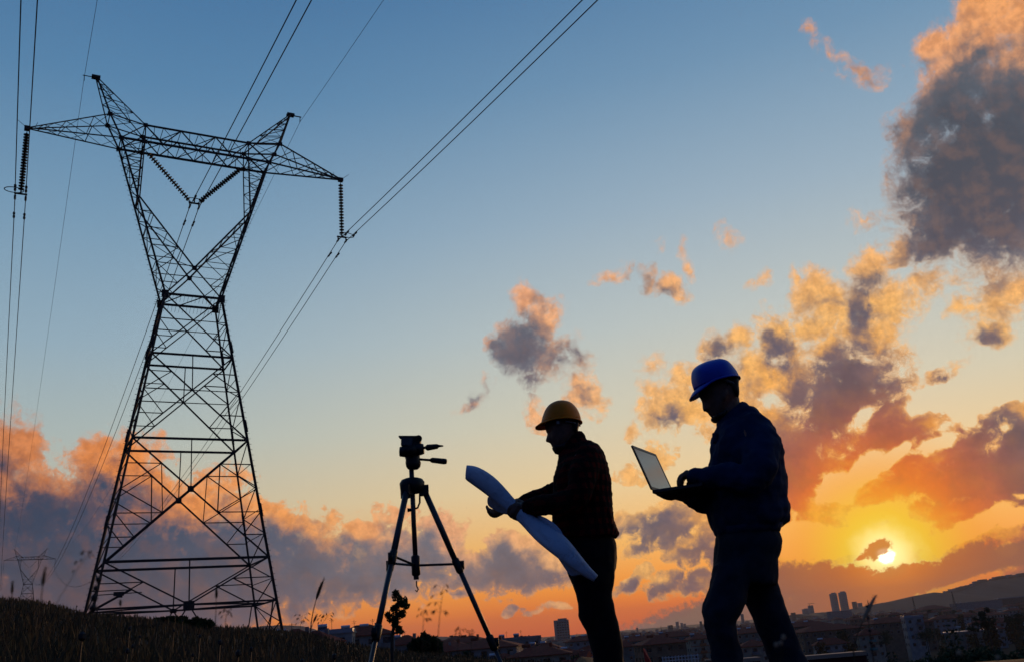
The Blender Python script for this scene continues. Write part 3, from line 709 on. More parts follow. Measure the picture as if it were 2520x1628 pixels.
def finish(o, voxel=0.007, smooth=4, disp=None, sub=False):
    r = o.modifiers.new('one skin', 'REMESH'); r.mode = 'VOXEL'; r.voxel_size = voxel; r.use_smooth_shade = True
    if smooth: sm = o.modifiers.new('soften', 'SMOOTH'); sm.iterations = smooth; sm.factor = 0.5
    if disp:
        for (size, strength, depth) in disp:
            tx = bpy.data.textures.new('folds', 'CLOUDS'); tx.noise_scale = size; tx.noise_depth = depth
            d = o.modifiers.new('folds', 'DISPLACE'); d.texture = tx; d.strength = strength; d.mid_level = 0.5; d.texture_coords = 'LOCAL'
def hand(F, mb, wrist, knuck, dy, fingers, thumb, r=0.0118, palm=(0.024, 0.034)):
    """wrist/knuck: photo points; fingers: list of joint chains (px,py,dy); thumb chain"""
    a, b = F.P(*wrist, dy), F.P(*knuck, dy)
    pts = [a, a.lerp(b, 0.35), a.lerp(b, 0.7), b]
    u = (b-a).normalized(); side = u.cross(Vector((0, 1, 0))).normalized()
    rings = []
    for i, p in enumerate(pts):
        w1 = (0.026, 0.030, 0.036, 0.034)[i]; w2 = (0.020, 0.022, 0.020, 0.015)[i]
        rings.append([p+Vector((0, 1, 0))*(math.cos(t_)*w1)+side*(math.sin(t_)*w2) for t_ in [2*math.pi*j/14 for j in range(14)]])
    mb.rings(rings)
    for ch in fingers: F.limb(mb, [(x, y, d, r*(1.0-0.08*i)) for i, (x, y, d) in enumerate(ch)], n=8)
    F.limb(mb, [(x, y, d, r*(1.25-0.12*i)) for i, (x, y, d) in enumerate(thumb)], n=8)
def boot(F, mb, ankle, toe, dy, w=0.048):
    a, t_ = F.P(*ankle, dy), F.P(*toe, dy)
    d = Vector((t_.x-a.x, t_.y-a.y, 0)); L_ = d.length; d.normalize(); sd = Vector((-d.y, d.x, 0))
    rings = []
    for k, (f, h, ww) in enumerate([(-0.26, .05, .5), (-0.2, .10, .8), (-0.05, .13, .85), (.15, .12, .85), (.4, .08, .95), (.7, .06, 1.05), (.95, .05, .85), (1.05, .03, .4)]):
        c = Vector((a.x, a.y, t_.z))+d*(L_*f)
        rings.append([c+sd*(math.cos(q)*w*ww)+Vector((0, 0, max(0, h*0.5+math.sin(q)*h*0.5))) for q in [2*math.pi*j/12 for j in range(12)]])
    mb.rings(rings)
def hard_hat(F, root, M, prof, base_f, base_b, tip, backtip, W, ridge=True):
    """prof: dome outline points from the front base over the top to the back base"""
    mb = MB(); pr_ = []
    for i in range(len(prof)-1):                      # smooth outline
        for k in range(3):
            t_ = k/3; p0, p1, p2, p3 = prof[max(i-1, 0)], prof[i], prof[i+1], prof[min(i+2, len(prof)-1)]
            pr_.append(tuple(0.5*((2*p1[j])+(p2[j]-p0[j])*t_+(2*p0[j]-5*p1[j]+4*p2[j]-p3[j])*t_*t_+(3*p1[j]-3*p2[j]+p3[j]-p0[j])*t_**3) for j in (0, 1)))
    pr_.append(prof[-1])
    bc = ((base_f[0]+base_b[0])/2, (base_f[1]+base_b[1])/2)
    n = 25; rings = []
    c = F.P(*bc)
    for i in range(n):
        a = -math.pi/2+math.pi*i/(n-1); y = math.sin(a)*W; sc = max(0.02, math.cos(a))
        add = 0.004*math.exp(-(y/0.012)**2) if ridge else 0
        rr = []
        for p in pr_:
            v = F.P(*p)-c; rr.append(c+v*sc+v.normalized()*add*(sc > .5)+Vector((0, y, 0)))
        rings.append(rr)
    m_ = len(pr_); vs_ = [p for r in rings for p in r]; fs = []
    for i in range(n-1):
        for j in range(m_-1): fs.append((i*m_+j, (i+1)*m_+j, (i+1)*m_+j+1, i*m_+j+1))
    mb.add(vs_, fs)
    sh = mb.build('shell', M, root, True); so = sh.modifiers.new('thickness', 'SOLIDIFY'); so.thickness = 0.004; so.offset = -1
    # brim: ring that widens into the peak at the front
    bf, bb, tp, bt = F.P(*base_f), F.P(*base_b), F.P(*tip), F.P(*backtip)
    cc = (bf+bb)/2; ax = (bf-bb)/2; up = ax.cross(Vector((0, 1, 0))).normalized()
    if up.z < 0: up = -up
    vs_, fs = [], []; N = 48
    for i in range(N):
        q = 2*math.pi*i/N; cq, sq = math.cos(q), math.sin(q)
        inn = cc+ax*cq+Vector((0, W*sq, 0))
        fr = sstep((cq-0.15)/0.85); bk = sstep((-cq-0.2)/0.8)
        outd = (ax.normalized()*cq*1.0+Vector((0, sq, 0))).normalized()
        o_ = inn+outd*0.014-up*0.004
        o_ = o_+(tp-(bf+ax.normalized()*0.014-up*0.004))*fr**1.2+(bt-(bb-ax.normalized()*0.014-up*0.004))*bk
        m2 = (inn+o_)/2+up*0.003
        for p in (inn+up*0.003, m2+up*0.003, o_+up*0.002, o_-up*0.004, m2-up*0.003, inn-up*0.004): vs_.append(p)
    for i in range(N):
        i2 = (i+1) % N
        for k in range(6): k2 = (k+1) % 6; fs.append((i*6+k, i2*6+k, i2*6+k2, i*6+k2))
    br = MB().add(vs_, fs).build('brim', M, root, True)
    return sh
def densify(pts, n=3):
    out = []
    m_ = len(pts)
    for i in range(m_):
        p0, p1, p2, p3 = pts[i-1], pts[i], pts[(i+1) % m_], pts[(i+2) % m_]
        for k in range(n):
            t_ = k/n; out.append(tuple(0.5*((2*p1[j])+(p2[j]-p0[j])*t_+(2*p0[j]-5*p1[j]+4*p2[j]-p3[j])*t_*t_+(3*p1[j]-3*p2[j]+p3[j]-p0[j])*t_**3) for j in (0, 1)))
    return out

# ---- man in the yellow hard hat
Y1 = 4.9
org1 = at(1485, 1790, Y1); org1.z = -0.56
F1 = Fig(Y1, org1)
man1 = empty('person', org1, 0, 'bearded person in yellow hard hat and dark red plaid jacket holding a rolled drawing', 'person')
body = MB()
full = densify([(1341.5,1053),(1344,1062),(1347,1066),(1344.5,1075),(1342.5,1082),(1345,1087),(1352,1087.5),(1355.5,1092),(1357,1097),(1360,1099),(1360.5,1103),(1362,1107),(1367,1112.5),(1375,1114),(1384,1113),(1396,1102),(1408,1090),(1419,1075),(1423,1055),(1424,1035),(1415,1012),(1398,998),(1375,994),(1353,1003),(1343,1024),(1340.5,1042)], 2)
plain = densify([(1344,1053),(1347,1062),(1350,1066),(1352,1075),(1353,1082),(1355,1087),(1357,1090),(1359,1093),(1361,1097),(1363,1099),(1365,1103),(1367,1107),(1371,1110),(1377,1111),(1385,1110),(1396,1100),(1408,1090),(1419,1075),(1423,1055),(1424,1035),(1415,1012),(1398,998),(1375,994),(1353,1003),(1345,1024),(1343,1042)], 2)
F1.slab(body, full, plain, 0.078, ctr=(1385, 1050))
body.rings([F1.ring((1370,1100),(1424,1062),.055), F1.ring((1378,1116),(1428,1078),.055), F1.ring((1380,1130),(1440,1095),.07), F1.ring((1382,1150),(1470,1115),.15), F1.ring((1378,1185),(1485,1150),.17), F1.ring((1374,1250),(1490,1240),.15), F1.ring((1376,1320),(1500,1315),.14), F1.ring((1386,1380),(1502,1378),.15)])
for s_, dy in ((0, -.09), (1, .1)):
    F1.limb(body, [(1448,1380,dy*.9,.06),(1460,1470,dy,.058),(1474,1540,dy,.05),(1498,1640,dy,.045),(1508,1765,dy,.04)])
F1.limb(body, [(1436,1132,-.17,.055),(1425,1185,-.24,.048),(1412,1226,-.25,.042),(1350,1243,-.19,.036),(1300,1250,-.12,.03)])
F1.limb(body, [(1420,1130,.17,.055),(1405,1175,.22,.048),(1392,1210,.23,.042),(1320,1234,.17,.034),(1256,1252,.06,.028)])
# near hand closes over the roll
hand(F1, body, (1298,1250), (1266,1243), -.105,
     [[(1268,1234,-.11),(1254,1240,-.115),(1249,1252,-.10),(1254,1262,-.08)],
      [(1268,1242,-.125),(1254,1250,-.13),(1252,1262,-.115),(1259,1271,-.09)],
      [(1271,1250,-.13),(1260,1261,-.13),(1262,1271,-.115),(1270,1276,-.09)],
      [(1277,1256,-.125),(1271,1268,-.12),(1275,1277,-.10),(1283,1279,-.08)]],
     [(1290,1240,-.10),(1276,1232,-.07),(1265,1232,-.05)])
hand(F1, body, (1254,1252), (1226,1256), .05,
     [[(1228,1252,.03),(1212,1256,.02),(1200,1250,.0),(1198,1245,-.01)],
      [(1228,1257,.03),(1213,1262,.015),(1203,1259,-.005),(1201,1253,-.02)],
      [(1230,1260,.04),(1217,1267,.02),(1208,1266,.0),(1206,1260,-.015)],
      [(1233,1262,.05),(1222,1268,.03),(1215,1269,.01),(1212,1264,-.005)]],
     [(1248,1248,.05),(1234,1243,.02),(1222,1240,.0)])
bo = body.build('body', M_SKIN, man1, True); finish(bo, 0.0058, 2)
j = MB()
j.rings([F1.ring((1375,1112),(1432,1066),.07), F1.ring((1374,1126),(1440,1078),.085), F1.ring((1373,1142),(1452,1086),.13), F1.ring((1371,1156),(1472,1096),.185), F1.ring((1366,1172),(1487,1114),.215), F1.ring((1362,1195),(1498,1145),.225), F1.ring((1360,1225),(1503,1190),.215), F1.ring((1358,1252),(1505,1232),.205),
         F1.ring((1358,1280),(1509,1268),.20), F1.ring((1361,1305),(1516,1292),.20), F1.ring((1366,1322),(1524,1312),.205), F1.ring((1370,1332),(1517,1324),.20)], cap=True)
F1.limb(j, [(1445,1128,-.15,.075),(1436,1160,-.21,.072),(1428,1200,-.25,.066),(1415,1226,-.26,.062),(1380,1236,-.22,.060),(1340,1242,-.17,.056),(1300,1249,-.115,.045)])
F1.limb(j, [(1425,1128,.15,.075),(1405,1165,.21,.070),(1392,1200,.23,.062),(1350,1218,.19,.056),(1305,1233,.13,.050),(1262,1247,.07,.042)])
jo = j.build('jacket', M_PLAID, man1, True); finish(jo, 0.0085, 3, [(0.022, 0.012, 1), (0.12, 0.02, 0)])
cl_ = MB()
cl_.rings([F1.ring((1376,1108),(1424,1060),.068), F1.ring((1374,1118),(1434,1062),.078), F1.ring((1374,1130),(1442,1076),.088), F1.ring((1376,1140),(1446,1088),.10)])
co = cl_.build('collar', M_PLAID, man1, True); finish(co, 0.0075, 2, [(0.03, 0.010, 1)])
MB().tube([F1.P(1377,1131), F1.P(1374,1138), F1.P(1371,1148)], .0018, 5).build('zip_pull', M_BAND, man1)
t1 = MB()
t1.rings([F1.ring((1372,1318),(1508,1316),.17), F1.ring((1376,1345),(1517,1340),.18), F1.ring((1386,1375),(1518,1372),.185), F1.ring((1396,1405),(1515,1404),.18)])
t1.rings([F1.ring((1388,1385),(1514,1385),.095,-.085), F1.ring((1402,1420),(1513,1418),.095,-.09), F1.ring((1417,1468),(1508,1469),.088,-.09), F1.ring((1425,1516),(1516,1513),.08,-.09), F1.ring((1442,1549),(1527,1552),.076,-.09), F1.ring((1454,1589),(1533,1589),.072,-.09), F1.ring((1462,1628),(1538,1628),.07,-.09), F1.ring((1474,1700),(1542,1702),.068,-.09), F1.ring((1482,1775),(1545,1778),.07,-.09)])
t1.rings([F1.ring((1392,1385),(1508,1385),.095,.09), F1.ring((1408,1420),(1504,1418),.095,.1), F1.ring((1424,1468),(1500,1469),.088,.11), F1.ring((1434,1516),(1506,1513),.08,.12), F1.ring((1448,1549),(1515,1552),.076,.13), F1.ring((1458,1589),(1522,1589),.072,.13), F1.ring((1462,1628),(1526,1628),.07,.13), F1.ring((1470,1690),(1528,1692),.068,.13), F1.ring((1474,1745),(1530,1748),.07,.13)])
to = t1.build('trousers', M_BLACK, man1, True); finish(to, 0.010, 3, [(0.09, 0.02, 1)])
for dy, a, t_ in ((-.09, (1512,1790), (1440,1806)), (.13, (1502,1756), (1438,1772))):
    b = MB(); boot(F1, b, a, t_, dy); b.build('boot', M_SHOE, man1, True)
hh = empty('hard_hat', (0, 0, 0)); hh.parent = man1
hard_hat(F1, hh, M_HATY, [(1335,1040.5),(1339,1024),(1346,1007),(1358,994),(1378,987),(1400,990),(1415,1003),(1423,1018),(1427,1033)], (1336,1041), (1426,1034), (1317,1051.5), (1433.5,1038), .108)
MB().tube([F1.P(1392,1036,-.085), F1.P(1412,1040,-.075), F1.P(1423,1046,-.035), F1.P(1425,1047,0), F1.P(1423,1046,.035), F1.P(1412,1040,.075)], .011, 8, flat=0.35).build('headband', M_BAND, hh)
MB().box(F1.P(1373,1038,-.097), (0.014, 0.008, 0.016)).build('clip', M_BAND, hh)
# beard and hair
be = MB()
F1.slab(be, densify([(1358,1100),(1361,1106),(1366,1113.5),(1375,1115.5),(1385,1114),(1398,1102),(1405,1086),(1400,1080),(1390,1090),(1378,1098),(1366,1098)],2), densify([(1358,1100),(1361,1106),(1366,1113.5),(1375,1115.5),(1385,1114),(1398,1102),(1405,1086),(1400,1080),(1390,1090),(1378,1098),(1366,1098)],2), .072, pw=.35)
b_ = be.build('beard', M_HAIR, man1, True); finish(b_, .006, 2, [(0.012, .006, 1)])
ha = MB(); hp = densify([(1402,1040),(1424,1040),(1424,1052),(1421,1064),(1415,1072),(1408,1062)],2); F1.slab(ha, hp, hp, .076, pw=.3)
h_ = ha.build('hair', M_HAIR, man1, True); finish(h_, .006, 2)

# ---- rolled drawing in his hands
M_PAPER = bpy.data.materials.new('drawing paper'); M_PAPER.use_nodes = True  # white paper; the blue of the skylight is tinted into its base colours
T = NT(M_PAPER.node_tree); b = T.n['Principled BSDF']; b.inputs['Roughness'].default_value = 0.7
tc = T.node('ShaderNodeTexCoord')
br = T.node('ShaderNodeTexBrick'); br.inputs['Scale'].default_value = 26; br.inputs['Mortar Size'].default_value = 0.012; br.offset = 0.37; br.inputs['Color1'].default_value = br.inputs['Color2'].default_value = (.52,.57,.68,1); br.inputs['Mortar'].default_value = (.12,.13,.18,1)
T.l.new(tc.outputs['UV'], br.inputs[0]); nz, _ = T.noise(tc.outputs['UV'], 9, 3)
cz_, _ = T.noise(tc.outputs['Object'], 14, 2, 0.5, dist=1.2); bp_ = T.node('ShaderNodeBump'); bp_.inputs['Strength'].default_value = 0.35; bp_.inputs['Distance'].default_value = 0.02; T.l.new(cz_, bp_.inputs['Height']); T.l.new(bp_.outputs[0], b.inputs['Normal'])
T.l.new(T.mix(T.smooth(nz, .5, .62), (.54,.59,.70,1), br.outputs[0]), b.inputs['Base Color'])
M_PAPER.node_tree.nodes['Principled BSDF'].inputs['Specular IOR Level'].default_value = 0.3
roll_o = at(1300, 1285, 4.8)
FR = Fig(4.8, roll_o)
CL = [(1147,1158,-.02,.030,.024),(1153,1161,-.02,.042,.030),(1166,1167,-.02,.048,.032),(1188,1181,-.02,.052,.032),(1210,1198,-.01,.050,.034),(1235,1223,0,.045,.034),(1256,1243,.0,.038,.03),(1280,1262,0,.037,.03),(1304,1284,-.03,.040,.034),(1330,1307,-.09,.050,.034),(1358,1326,-.15,.058,.036),(1384,1350,-.19,.053,.036),(1408,1374,-.21,.043,.033),(1430,1394,-.22,.033,.03),(1450,1411,-.22,.024,.024),(1467,1423,-.22,.019,.02)]
def strip(rows, name, parent, m_, th=0.0012):
    n = len(rows[0]); me = mesh(name, [p for r in rows for p in r], [(i*n+k, i*n+k+1, (i+1)*n+k+1, (i+1)*n+k) for i in range(len(rows)-1) for k in range(n-1)], m_, True)
    uv = me.uv_layers.new(name='UVMap'); vi = np.zeros(len(me.loops), int); me.loops.foreach_get('vertex_index', vi)
    uvs = np.stack([(vi//n)/(len(rows)-1)*1.2, (vi % n)/(n-1)], 1).ravel(); uv.data.foreach_set('uv', uvs)
    o = obj(name, me, parent); so = o.modifiers.new('sheet', 'SOLIDIFY'); so.thickness = th
    sb = o.modifiers.new('round', 'SUBSURF'); sb.levels = 1; sb.render_levels = 1
    return o
rows = []
for i, (x, y, dy, r1, r2) in enumerate(CL):
    c = FR.P(x, y, dy); a0 = FR.P(*CL[max(i-1, 0)][:3]); a1 = FR.P(*CL[min(i+1, len(CL)-1)][:3])
    t_ = (a1-a0).normalized(); vz = t_.cross(Vector((0, 1, 0))).normalized(); vz = -vz if vz.z < 0 else vz
    row = []
    for k in range(34):
        q = -0.9+k/33*2*math.pi*1.35; g = 1.0-0.10*k/33+0.035*math.sin(3*q+i*.8)+0.02*math.sin(7*q+i*2.1)
        slant = (-0.012*math.sin(q) if i == 0 else 0)
        row.append(c+vz*(math.sin(q)*r1*g)+Vector((0, -1, 0))*(math.cos(q)*r2*g)+t_*slant)
    rows.append(row)
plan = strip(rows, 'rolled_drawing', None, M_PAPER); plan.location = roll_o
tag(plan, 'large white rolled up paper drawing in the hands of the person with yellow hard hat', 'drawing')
def flap(grid, name):
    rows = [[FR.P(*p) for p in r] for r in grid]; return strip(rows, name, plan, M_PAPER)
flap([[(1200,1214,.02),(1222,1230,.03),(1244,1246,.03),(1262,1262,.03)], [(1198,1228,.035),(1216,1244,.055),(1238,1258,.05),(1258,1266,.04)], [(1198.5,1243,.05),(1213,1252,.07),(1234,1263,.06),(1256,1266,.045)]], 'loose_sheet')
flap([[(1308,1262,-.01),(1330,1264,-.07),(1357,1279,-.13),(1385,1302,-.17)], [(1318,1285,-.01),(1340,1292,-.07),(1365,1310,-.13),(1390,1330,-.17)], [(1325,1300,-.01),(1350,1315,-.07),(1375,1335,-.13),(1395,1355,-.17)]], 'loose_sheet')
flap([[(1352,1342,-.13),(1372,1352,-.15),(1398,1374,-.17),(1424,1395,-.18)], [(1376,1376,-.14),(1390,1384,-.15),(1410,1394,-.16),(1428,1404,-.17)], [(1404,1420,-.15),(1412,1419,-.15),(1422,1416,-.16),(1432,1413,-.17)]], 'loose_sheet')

# ---- man in the blue hard hat
Y2 = 4.1
org2 = at(1850, 1800, Y2); org2.z = -0.58
F2 = Fig(Y2, org2)
man2 = empty('person', org2, 0, 'person in blue hard hat, navy jacket and jeans typing on a laptop while walking', 'person')
body = MB()
full = densify([(1721.6,976),(1725,983),(1727.4,989),(1728,1000),(1729.4,1009),(1732.5,1012),(1738,1010.5),(1741,1014),(1743.6,1017.5),(1745.5,1021),(1750,1024.5),(1753,1028),(1758,1034),(1764,1036),(1774,1033),(1786,1020),(1798,1005),(1811,988),(1816,970),(1815,945),(1805,920),(1788,905),(1765,900),(1740,905),(1722,922),(1715,945),(1718,964)], 2)
plain = densify([(1724,976),(1729,983),(1733,989),(1737,1000),(1740,1007),(1742,1010),(1744,1012),(1746,1015),(1748,1018),(1750,1021),(1753,1024.5),(1756,1028),(1760,1032),(1766,1034),(1774,1031),(1786,1020),(1798,1005),(1811,988),(1816,970),(1815,945),(1805,920),(1788,905),(1765,900),(1740,905),(1722,922),(1718,945),(1721,964)], 2)
F2.slab(body, full, plain, 0.078, ctr=(1772, 965))
F2.slab(body, densify([(1776,962),(1784,956),(1790,962),(1790,974),(1784,984),(1778,980)],2), densify([(1776,962),(1784,956),(1790,962),(1790,974),(1784,984),(1778,980)],2), .012, dy=-.074, pw=.3)
body.rings([F2.ring((1762,1024),(1817,975),.058), F2.ring((1767,1040),(1820,992),.058), F2.ring((1772,1062),(1838,1010),.085), F2.ring((1775,1085),(1872,1045),.16), F2.ring((1768,1130),(1895,1100),.175), F2.ring((1765,1200),(1905,1185),.155), F2.ring((1775,1290),(1905,1280),.145), F2.ring((1775,1370),(1902,1365),.15)])
F2.limb(body, [(1812,1375,-.08,.06),(1796,1440,-.09,.058),(1772,1508,-.11,.050),(1783,1590,-.1,.046),(1800,1700,-.1,.045),(1802,1790,-.1,.04)])
F2.limb(body, [(1858,1375,.08,.06),(1878,1450,.1,.058),(1904,1530,.1,.048),(1935,1620,.1,.042),(1985,1735,.1,.04)])
F2.limb(body, [(1850,1065,-.17,.055),(1862,1130,-.23,.05),(1852,1180,-.25,.045),(1780,1172,-.22,.036),(1716,1170,-.17,.03)])
F2.limb(body, [(1840,1065,.17,.055),(1850,1130,.22,.05),(1830,1190,.2,.045),(1750,1222,.12,.036),(1690,1222,.02,.03)])
hand(F2, body, (1714,1169), (1688,1168), -.16,
     [[(1690,1161,-.17),(1678,1172,-.175),(1672,1186,-.175),(1672,1194,-.17)],
      [(1690,1165,-.155),(1680,1176,-.15),(1676,1188,-.15),(1677,1195,-.145)],
      [(1692,1164,-.14),(1676,1170,-.13),(1670,1183,-.125),(1670,1194,-.12)],
      [(1694,1168,-.125),(1682,1176,-.11),(1678,1188,-.105),(1679,1195,-.10)]],
     [(1712,1176,-.155),(1702,1186,-.14),(1694,1190,-.125)])
hand(F2, body, (1695,1224), (1655,1216), .0,
     [[(1658,1212,-.03),(1640,1212,-.035),(1626,1210,-.04),(1614,1206,-.04)],
      [(1658,1216,-.01),(1640,1217,-.01),(1626,1215,-.01),(1614,1211,-.01)],
      [(1660,1220,.01),(1643,1222,.012),(1629,1219,.015),(1618,1214,.015)],
      [(1664,1222,.03),(1650,1225,.035),(1637,1223,.04),(1626,1218,.04)]],
     [(1690,1216,-.03),(1672,1208,-.05),(1660,1203,-.065)])
bo = body.build('body', M_SKIN, man2, True); finish(bo, 0.0058, 2)
j = MB()
j.rings([F2.ring((1766,1048),(1838,996),.085), F2.ring((1760,1062),(1852,1006),.13), F2.ring((1756,1080),(1872,1028),.185), F2.ring((1751,1100),(1892,1062),.215), F2.ring((1748,1130),(1911,1092),.225), F2.ring((1747,1160),(1921,1136),.22), F2.ring((1746,1200),(1929,1180),.215),
         F2.ring((1747,1235),(1934,1225),.215), F2.ring((1749,1262),(1940,1258),.215), F2.ring((1753,1288),(1937,1280),.205), F2.ring((1760,1306),(1920,1295),.18), F2.ring((1764,1318),(1916,1306),.175)])
F2.limb(j, [(1862,1062,-.15,.08),(1872,1100,-.22,.078),(1868,1150,-.26,.072),(1845,1178,-.27,.066),(1800,1176,-.24,.060),(1755,1171,-.20,.052),(1722,1170,-.175,.036),(1708,1170,-.17,.034)])
F2.limb(j, [(1850,1062,.15,.08),(1862,1120,.23,.076),(1845,1175,.22,.066),(1800,1205,.17,.06),(1755,1222,.11,.056),(1715,1228,.05,.050),(1698,1226,.02,.042)])
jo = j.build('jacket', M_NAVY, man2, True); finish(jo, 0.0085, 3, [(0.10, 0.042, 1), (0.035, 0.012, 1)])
cl_ = MB()
cl_.rings([F2.ring((1762,1040),(1824,988),.068), F2.ring((1765,1050),(1834,991),.078), F2.ring((1764,1062),(1843,1000),.092), F2.ring((1762,1072),(1852,1012),.11)])
cl_.rings([F2.ring((1752,1064),(1768,1064),.012,-.05), F2.ring((1752,1074),(1768,1074),.014,-.05), F2.ring((1752,1090),(1770,1090),.016,-.05)])
co = cl_.build('collar', M_NAVY, man2, True); finish(co, 0.0075, 2, [(0.04, 0.006, 1)])
hem = MB(); hem.rings([F2.ring((1762,1303),(1922,1290),.19), F2.ring((1765,1312),(1917,1300),.183), F2.ring((1767,1322),(1914,1310),.178)]); hem.build('waistband', M_NAVY, man2, True)
t2 = MB()
t2.rings([F2.ring((1764,1310),(1912,1305),.165), F2.ring((1761,1345),(1919,1335),.178), F2.ring((1757,1385),(1912,1380),.18), F2.ring((1752,1415),(1908,1412),.175), F2.ring((1760,1440),(1905,1440),.16)])
t2.rings([F2.ring((1756,1390),(1850,1390),.10,-.08), F2.ring((1747,1440),(1843,1445),.10,-.09), F2.ring((1737,1475),(1835,1482),.095,-.1), F2.ring((1726.5,1506),(1823,1509),.09,-.11), F2.ring((1730,1534),(1809,1532),.085,-.11), F2.ring((1741,1563),(1815,1565),.078,-.11), F2.ring((1750,1592),(1823,1596),.075,-.1), F2.ring((1754,1628),(1827,1628),.073,-.1), F2.ring((1762,1700),(1832,1702),.07,-.1), F2.ring((1764,1775),(1836,1778),.075,-.1)])
t2.rings([F2.ring((1815,1390),(1910,1385),.10,.08), F2.ring((1825,1440),(1914,1433),.10,.09), F2.ring((1835,1480),(1926,1473),.092,.1), F2.ring((1849,1510),(1938,1508),.085,.1), F2.ring((1866,1558),(1953,1551),.08,.1), F2.ring((1885,1605),(1974,1599),.074,.1), F2.ring((1898,1636),(1986,1628),.07,.1), F2.ring((1930,1700),(2002,1690),.066,.1), F2.ring((1955,1745),(2020,1735),.07,.1)])
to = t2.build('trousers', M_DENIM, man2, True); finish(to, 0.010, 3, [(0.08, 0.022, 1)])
for dy, a, t_ in ((-.1, (1805,1800), (1725,1815)), (.1, (1990,1755), (1925,1800))):
    b = MB(); boot(F2, b, a, t_, dy); b.build('boot', M_SHOE, man2, True)
hh = empty('hard_hat', (0, 0, 0)); hh.parent = man2
hard_hat(F2, hh, M_HATB, [(1711.5,958),(1706.5,942),(1705,926),(1708,913),(1719,902),(1740,892.5),(1768,886),(1787,891),(1800,904),(1810,917),(1815,927)], (1712,959), (1813,929), (1697,981), (1821,931), .112)
MB().tube([F2.P(1785,934,-.088), F2.P(1800,941,-.078), F2.P(1811,950,-.035), F2.P(1813,952,0), F2.P(1811,950,.035), F2.P(1800,941,.075)], .013, 8, flat=0.35).build('headband', M_BAND, hh)
ha = MB(); hp = densify([(1770,930),(1812,930),(1815,952),(1817,974),(1812,984),(1800,976),(1792,960),(1782,950),(1772,955),(1765,965)],2); F2.slab(ha, hp, hp, .08, pw=.3)
h_ = ha.build('hair', M_HAIR, man2, True); finish(h_, .006, 2)
be = MB(); hp = densify([(1750,1027),(1758,1035),(1766,1037),(1776,1033),(1788,1018),(1784,1008),(1772,1016),(1760,1022)],2); F2.slab(be, hp, hp, .073, pw=.35)
b_ = be.build('beard', M_HAIR, man2, True); finish(b_, .006, 2)

# ---- laptop
M_LAP = mat('dark laptop shell', (0.02, 0.02, 0.022), 0.45, 0.3)
M_KEY = mat('keyboard black', (0.01, 0.01, 0.01), 0.6)
M_SCR = mat('glossy laptop screen', (0.02, 0.02, 0.022), 0.08, 0, spec=1.0)
M_SCR.node_tree.nodes['Principled BSDF'].inputs['Specular IOR Level'].default_value = 1.0
nearh = at(1604, 1203, 3.98); hd = Vector((0.45, 0.893, 0.0)); bd = Vector((0.893, -0.45, 0.0))
farh = nearh+hd*0.31
lapt = empty('laptop', nearh, 0, 'open dark laptop held and typed on by the person in the blue hard hat', 'laptop')
lidtop = at(1554.5, 1094.5, 3.98+0.03)
ld = (lidtop-nearh); LH = ld.length; ld.normalize()
def obox(mb, o_, a, la, b_, lb, c, lc, mi=0):
    v = []
    for i in (0, 1):
        for k in (0, 1):
            for l in (0, 1): v.append(o_+a*(la*i)+b_*(lb*k)+c*(lc*l))
    mb.add(v, [(0,1,3,2),(4,6,7,5),(0,4,5,1),(2,3,7,6),(0,2,6,4),(1,5,7,3)], mi)
nl = hd.cross(ld).normalized()
if nl.x < 0: nl = -nl
Z0 = Vector((0, 0, 0))
m_ = MB(); obox(m_, Z0-nl*0.006, hd, 0.31, ld, LH, nl, 0.006); o = m_.build('lid', M_LAP, lapt); bv = o.modifiers.new('b', 'BEVEL'); bv.width = 0.002
m_ = MB()
for (a0, la, b0, lb) in ((0, .31, 0, .014), (0, .31, LH-.012, .012), (0, .010, .014, LH-.026), (.30, .010, .014, LH-.026)): obox(m_, hd*a0+ld*b0, hd, la, ld, lb, nl, 0.0025)
m_.build('screen_frame', M_LAP, lapt)
m_ = MB(); obox(m_, hd*.010+ld*.014, hd, .29, ld, LH-.026, nl, 0.0012); m_.build('screen', M_SCR, lapt)
m_ = MB(); bz = Vector((0, 0, 1)); obox(m_, -bz*0.018, hd, .31, bd, .225, bz, .016); o = m_.build('base', M_LAP, lapt); bv = o.modifiers.new('b', 'BEVEL'); bv.width = 0.003
kb = MB()
for r_ in range(5):
    for c_ in range(13): obox(kb, hd*(.018+c_*.0212)+bd*(.03+r_*.021)-bz*.002, hd, .018, bd, .018, bz, .0025)
o = kb.build('keys', M_KEY, lapt); o['kind'] = 'stuff'
m_ = MB(); obox(m_, hd*.11+bd*.15-bz*.002, hd, .09, bd, .055, bz, .001); m_.build('touchpad', M_KEY, lapt)

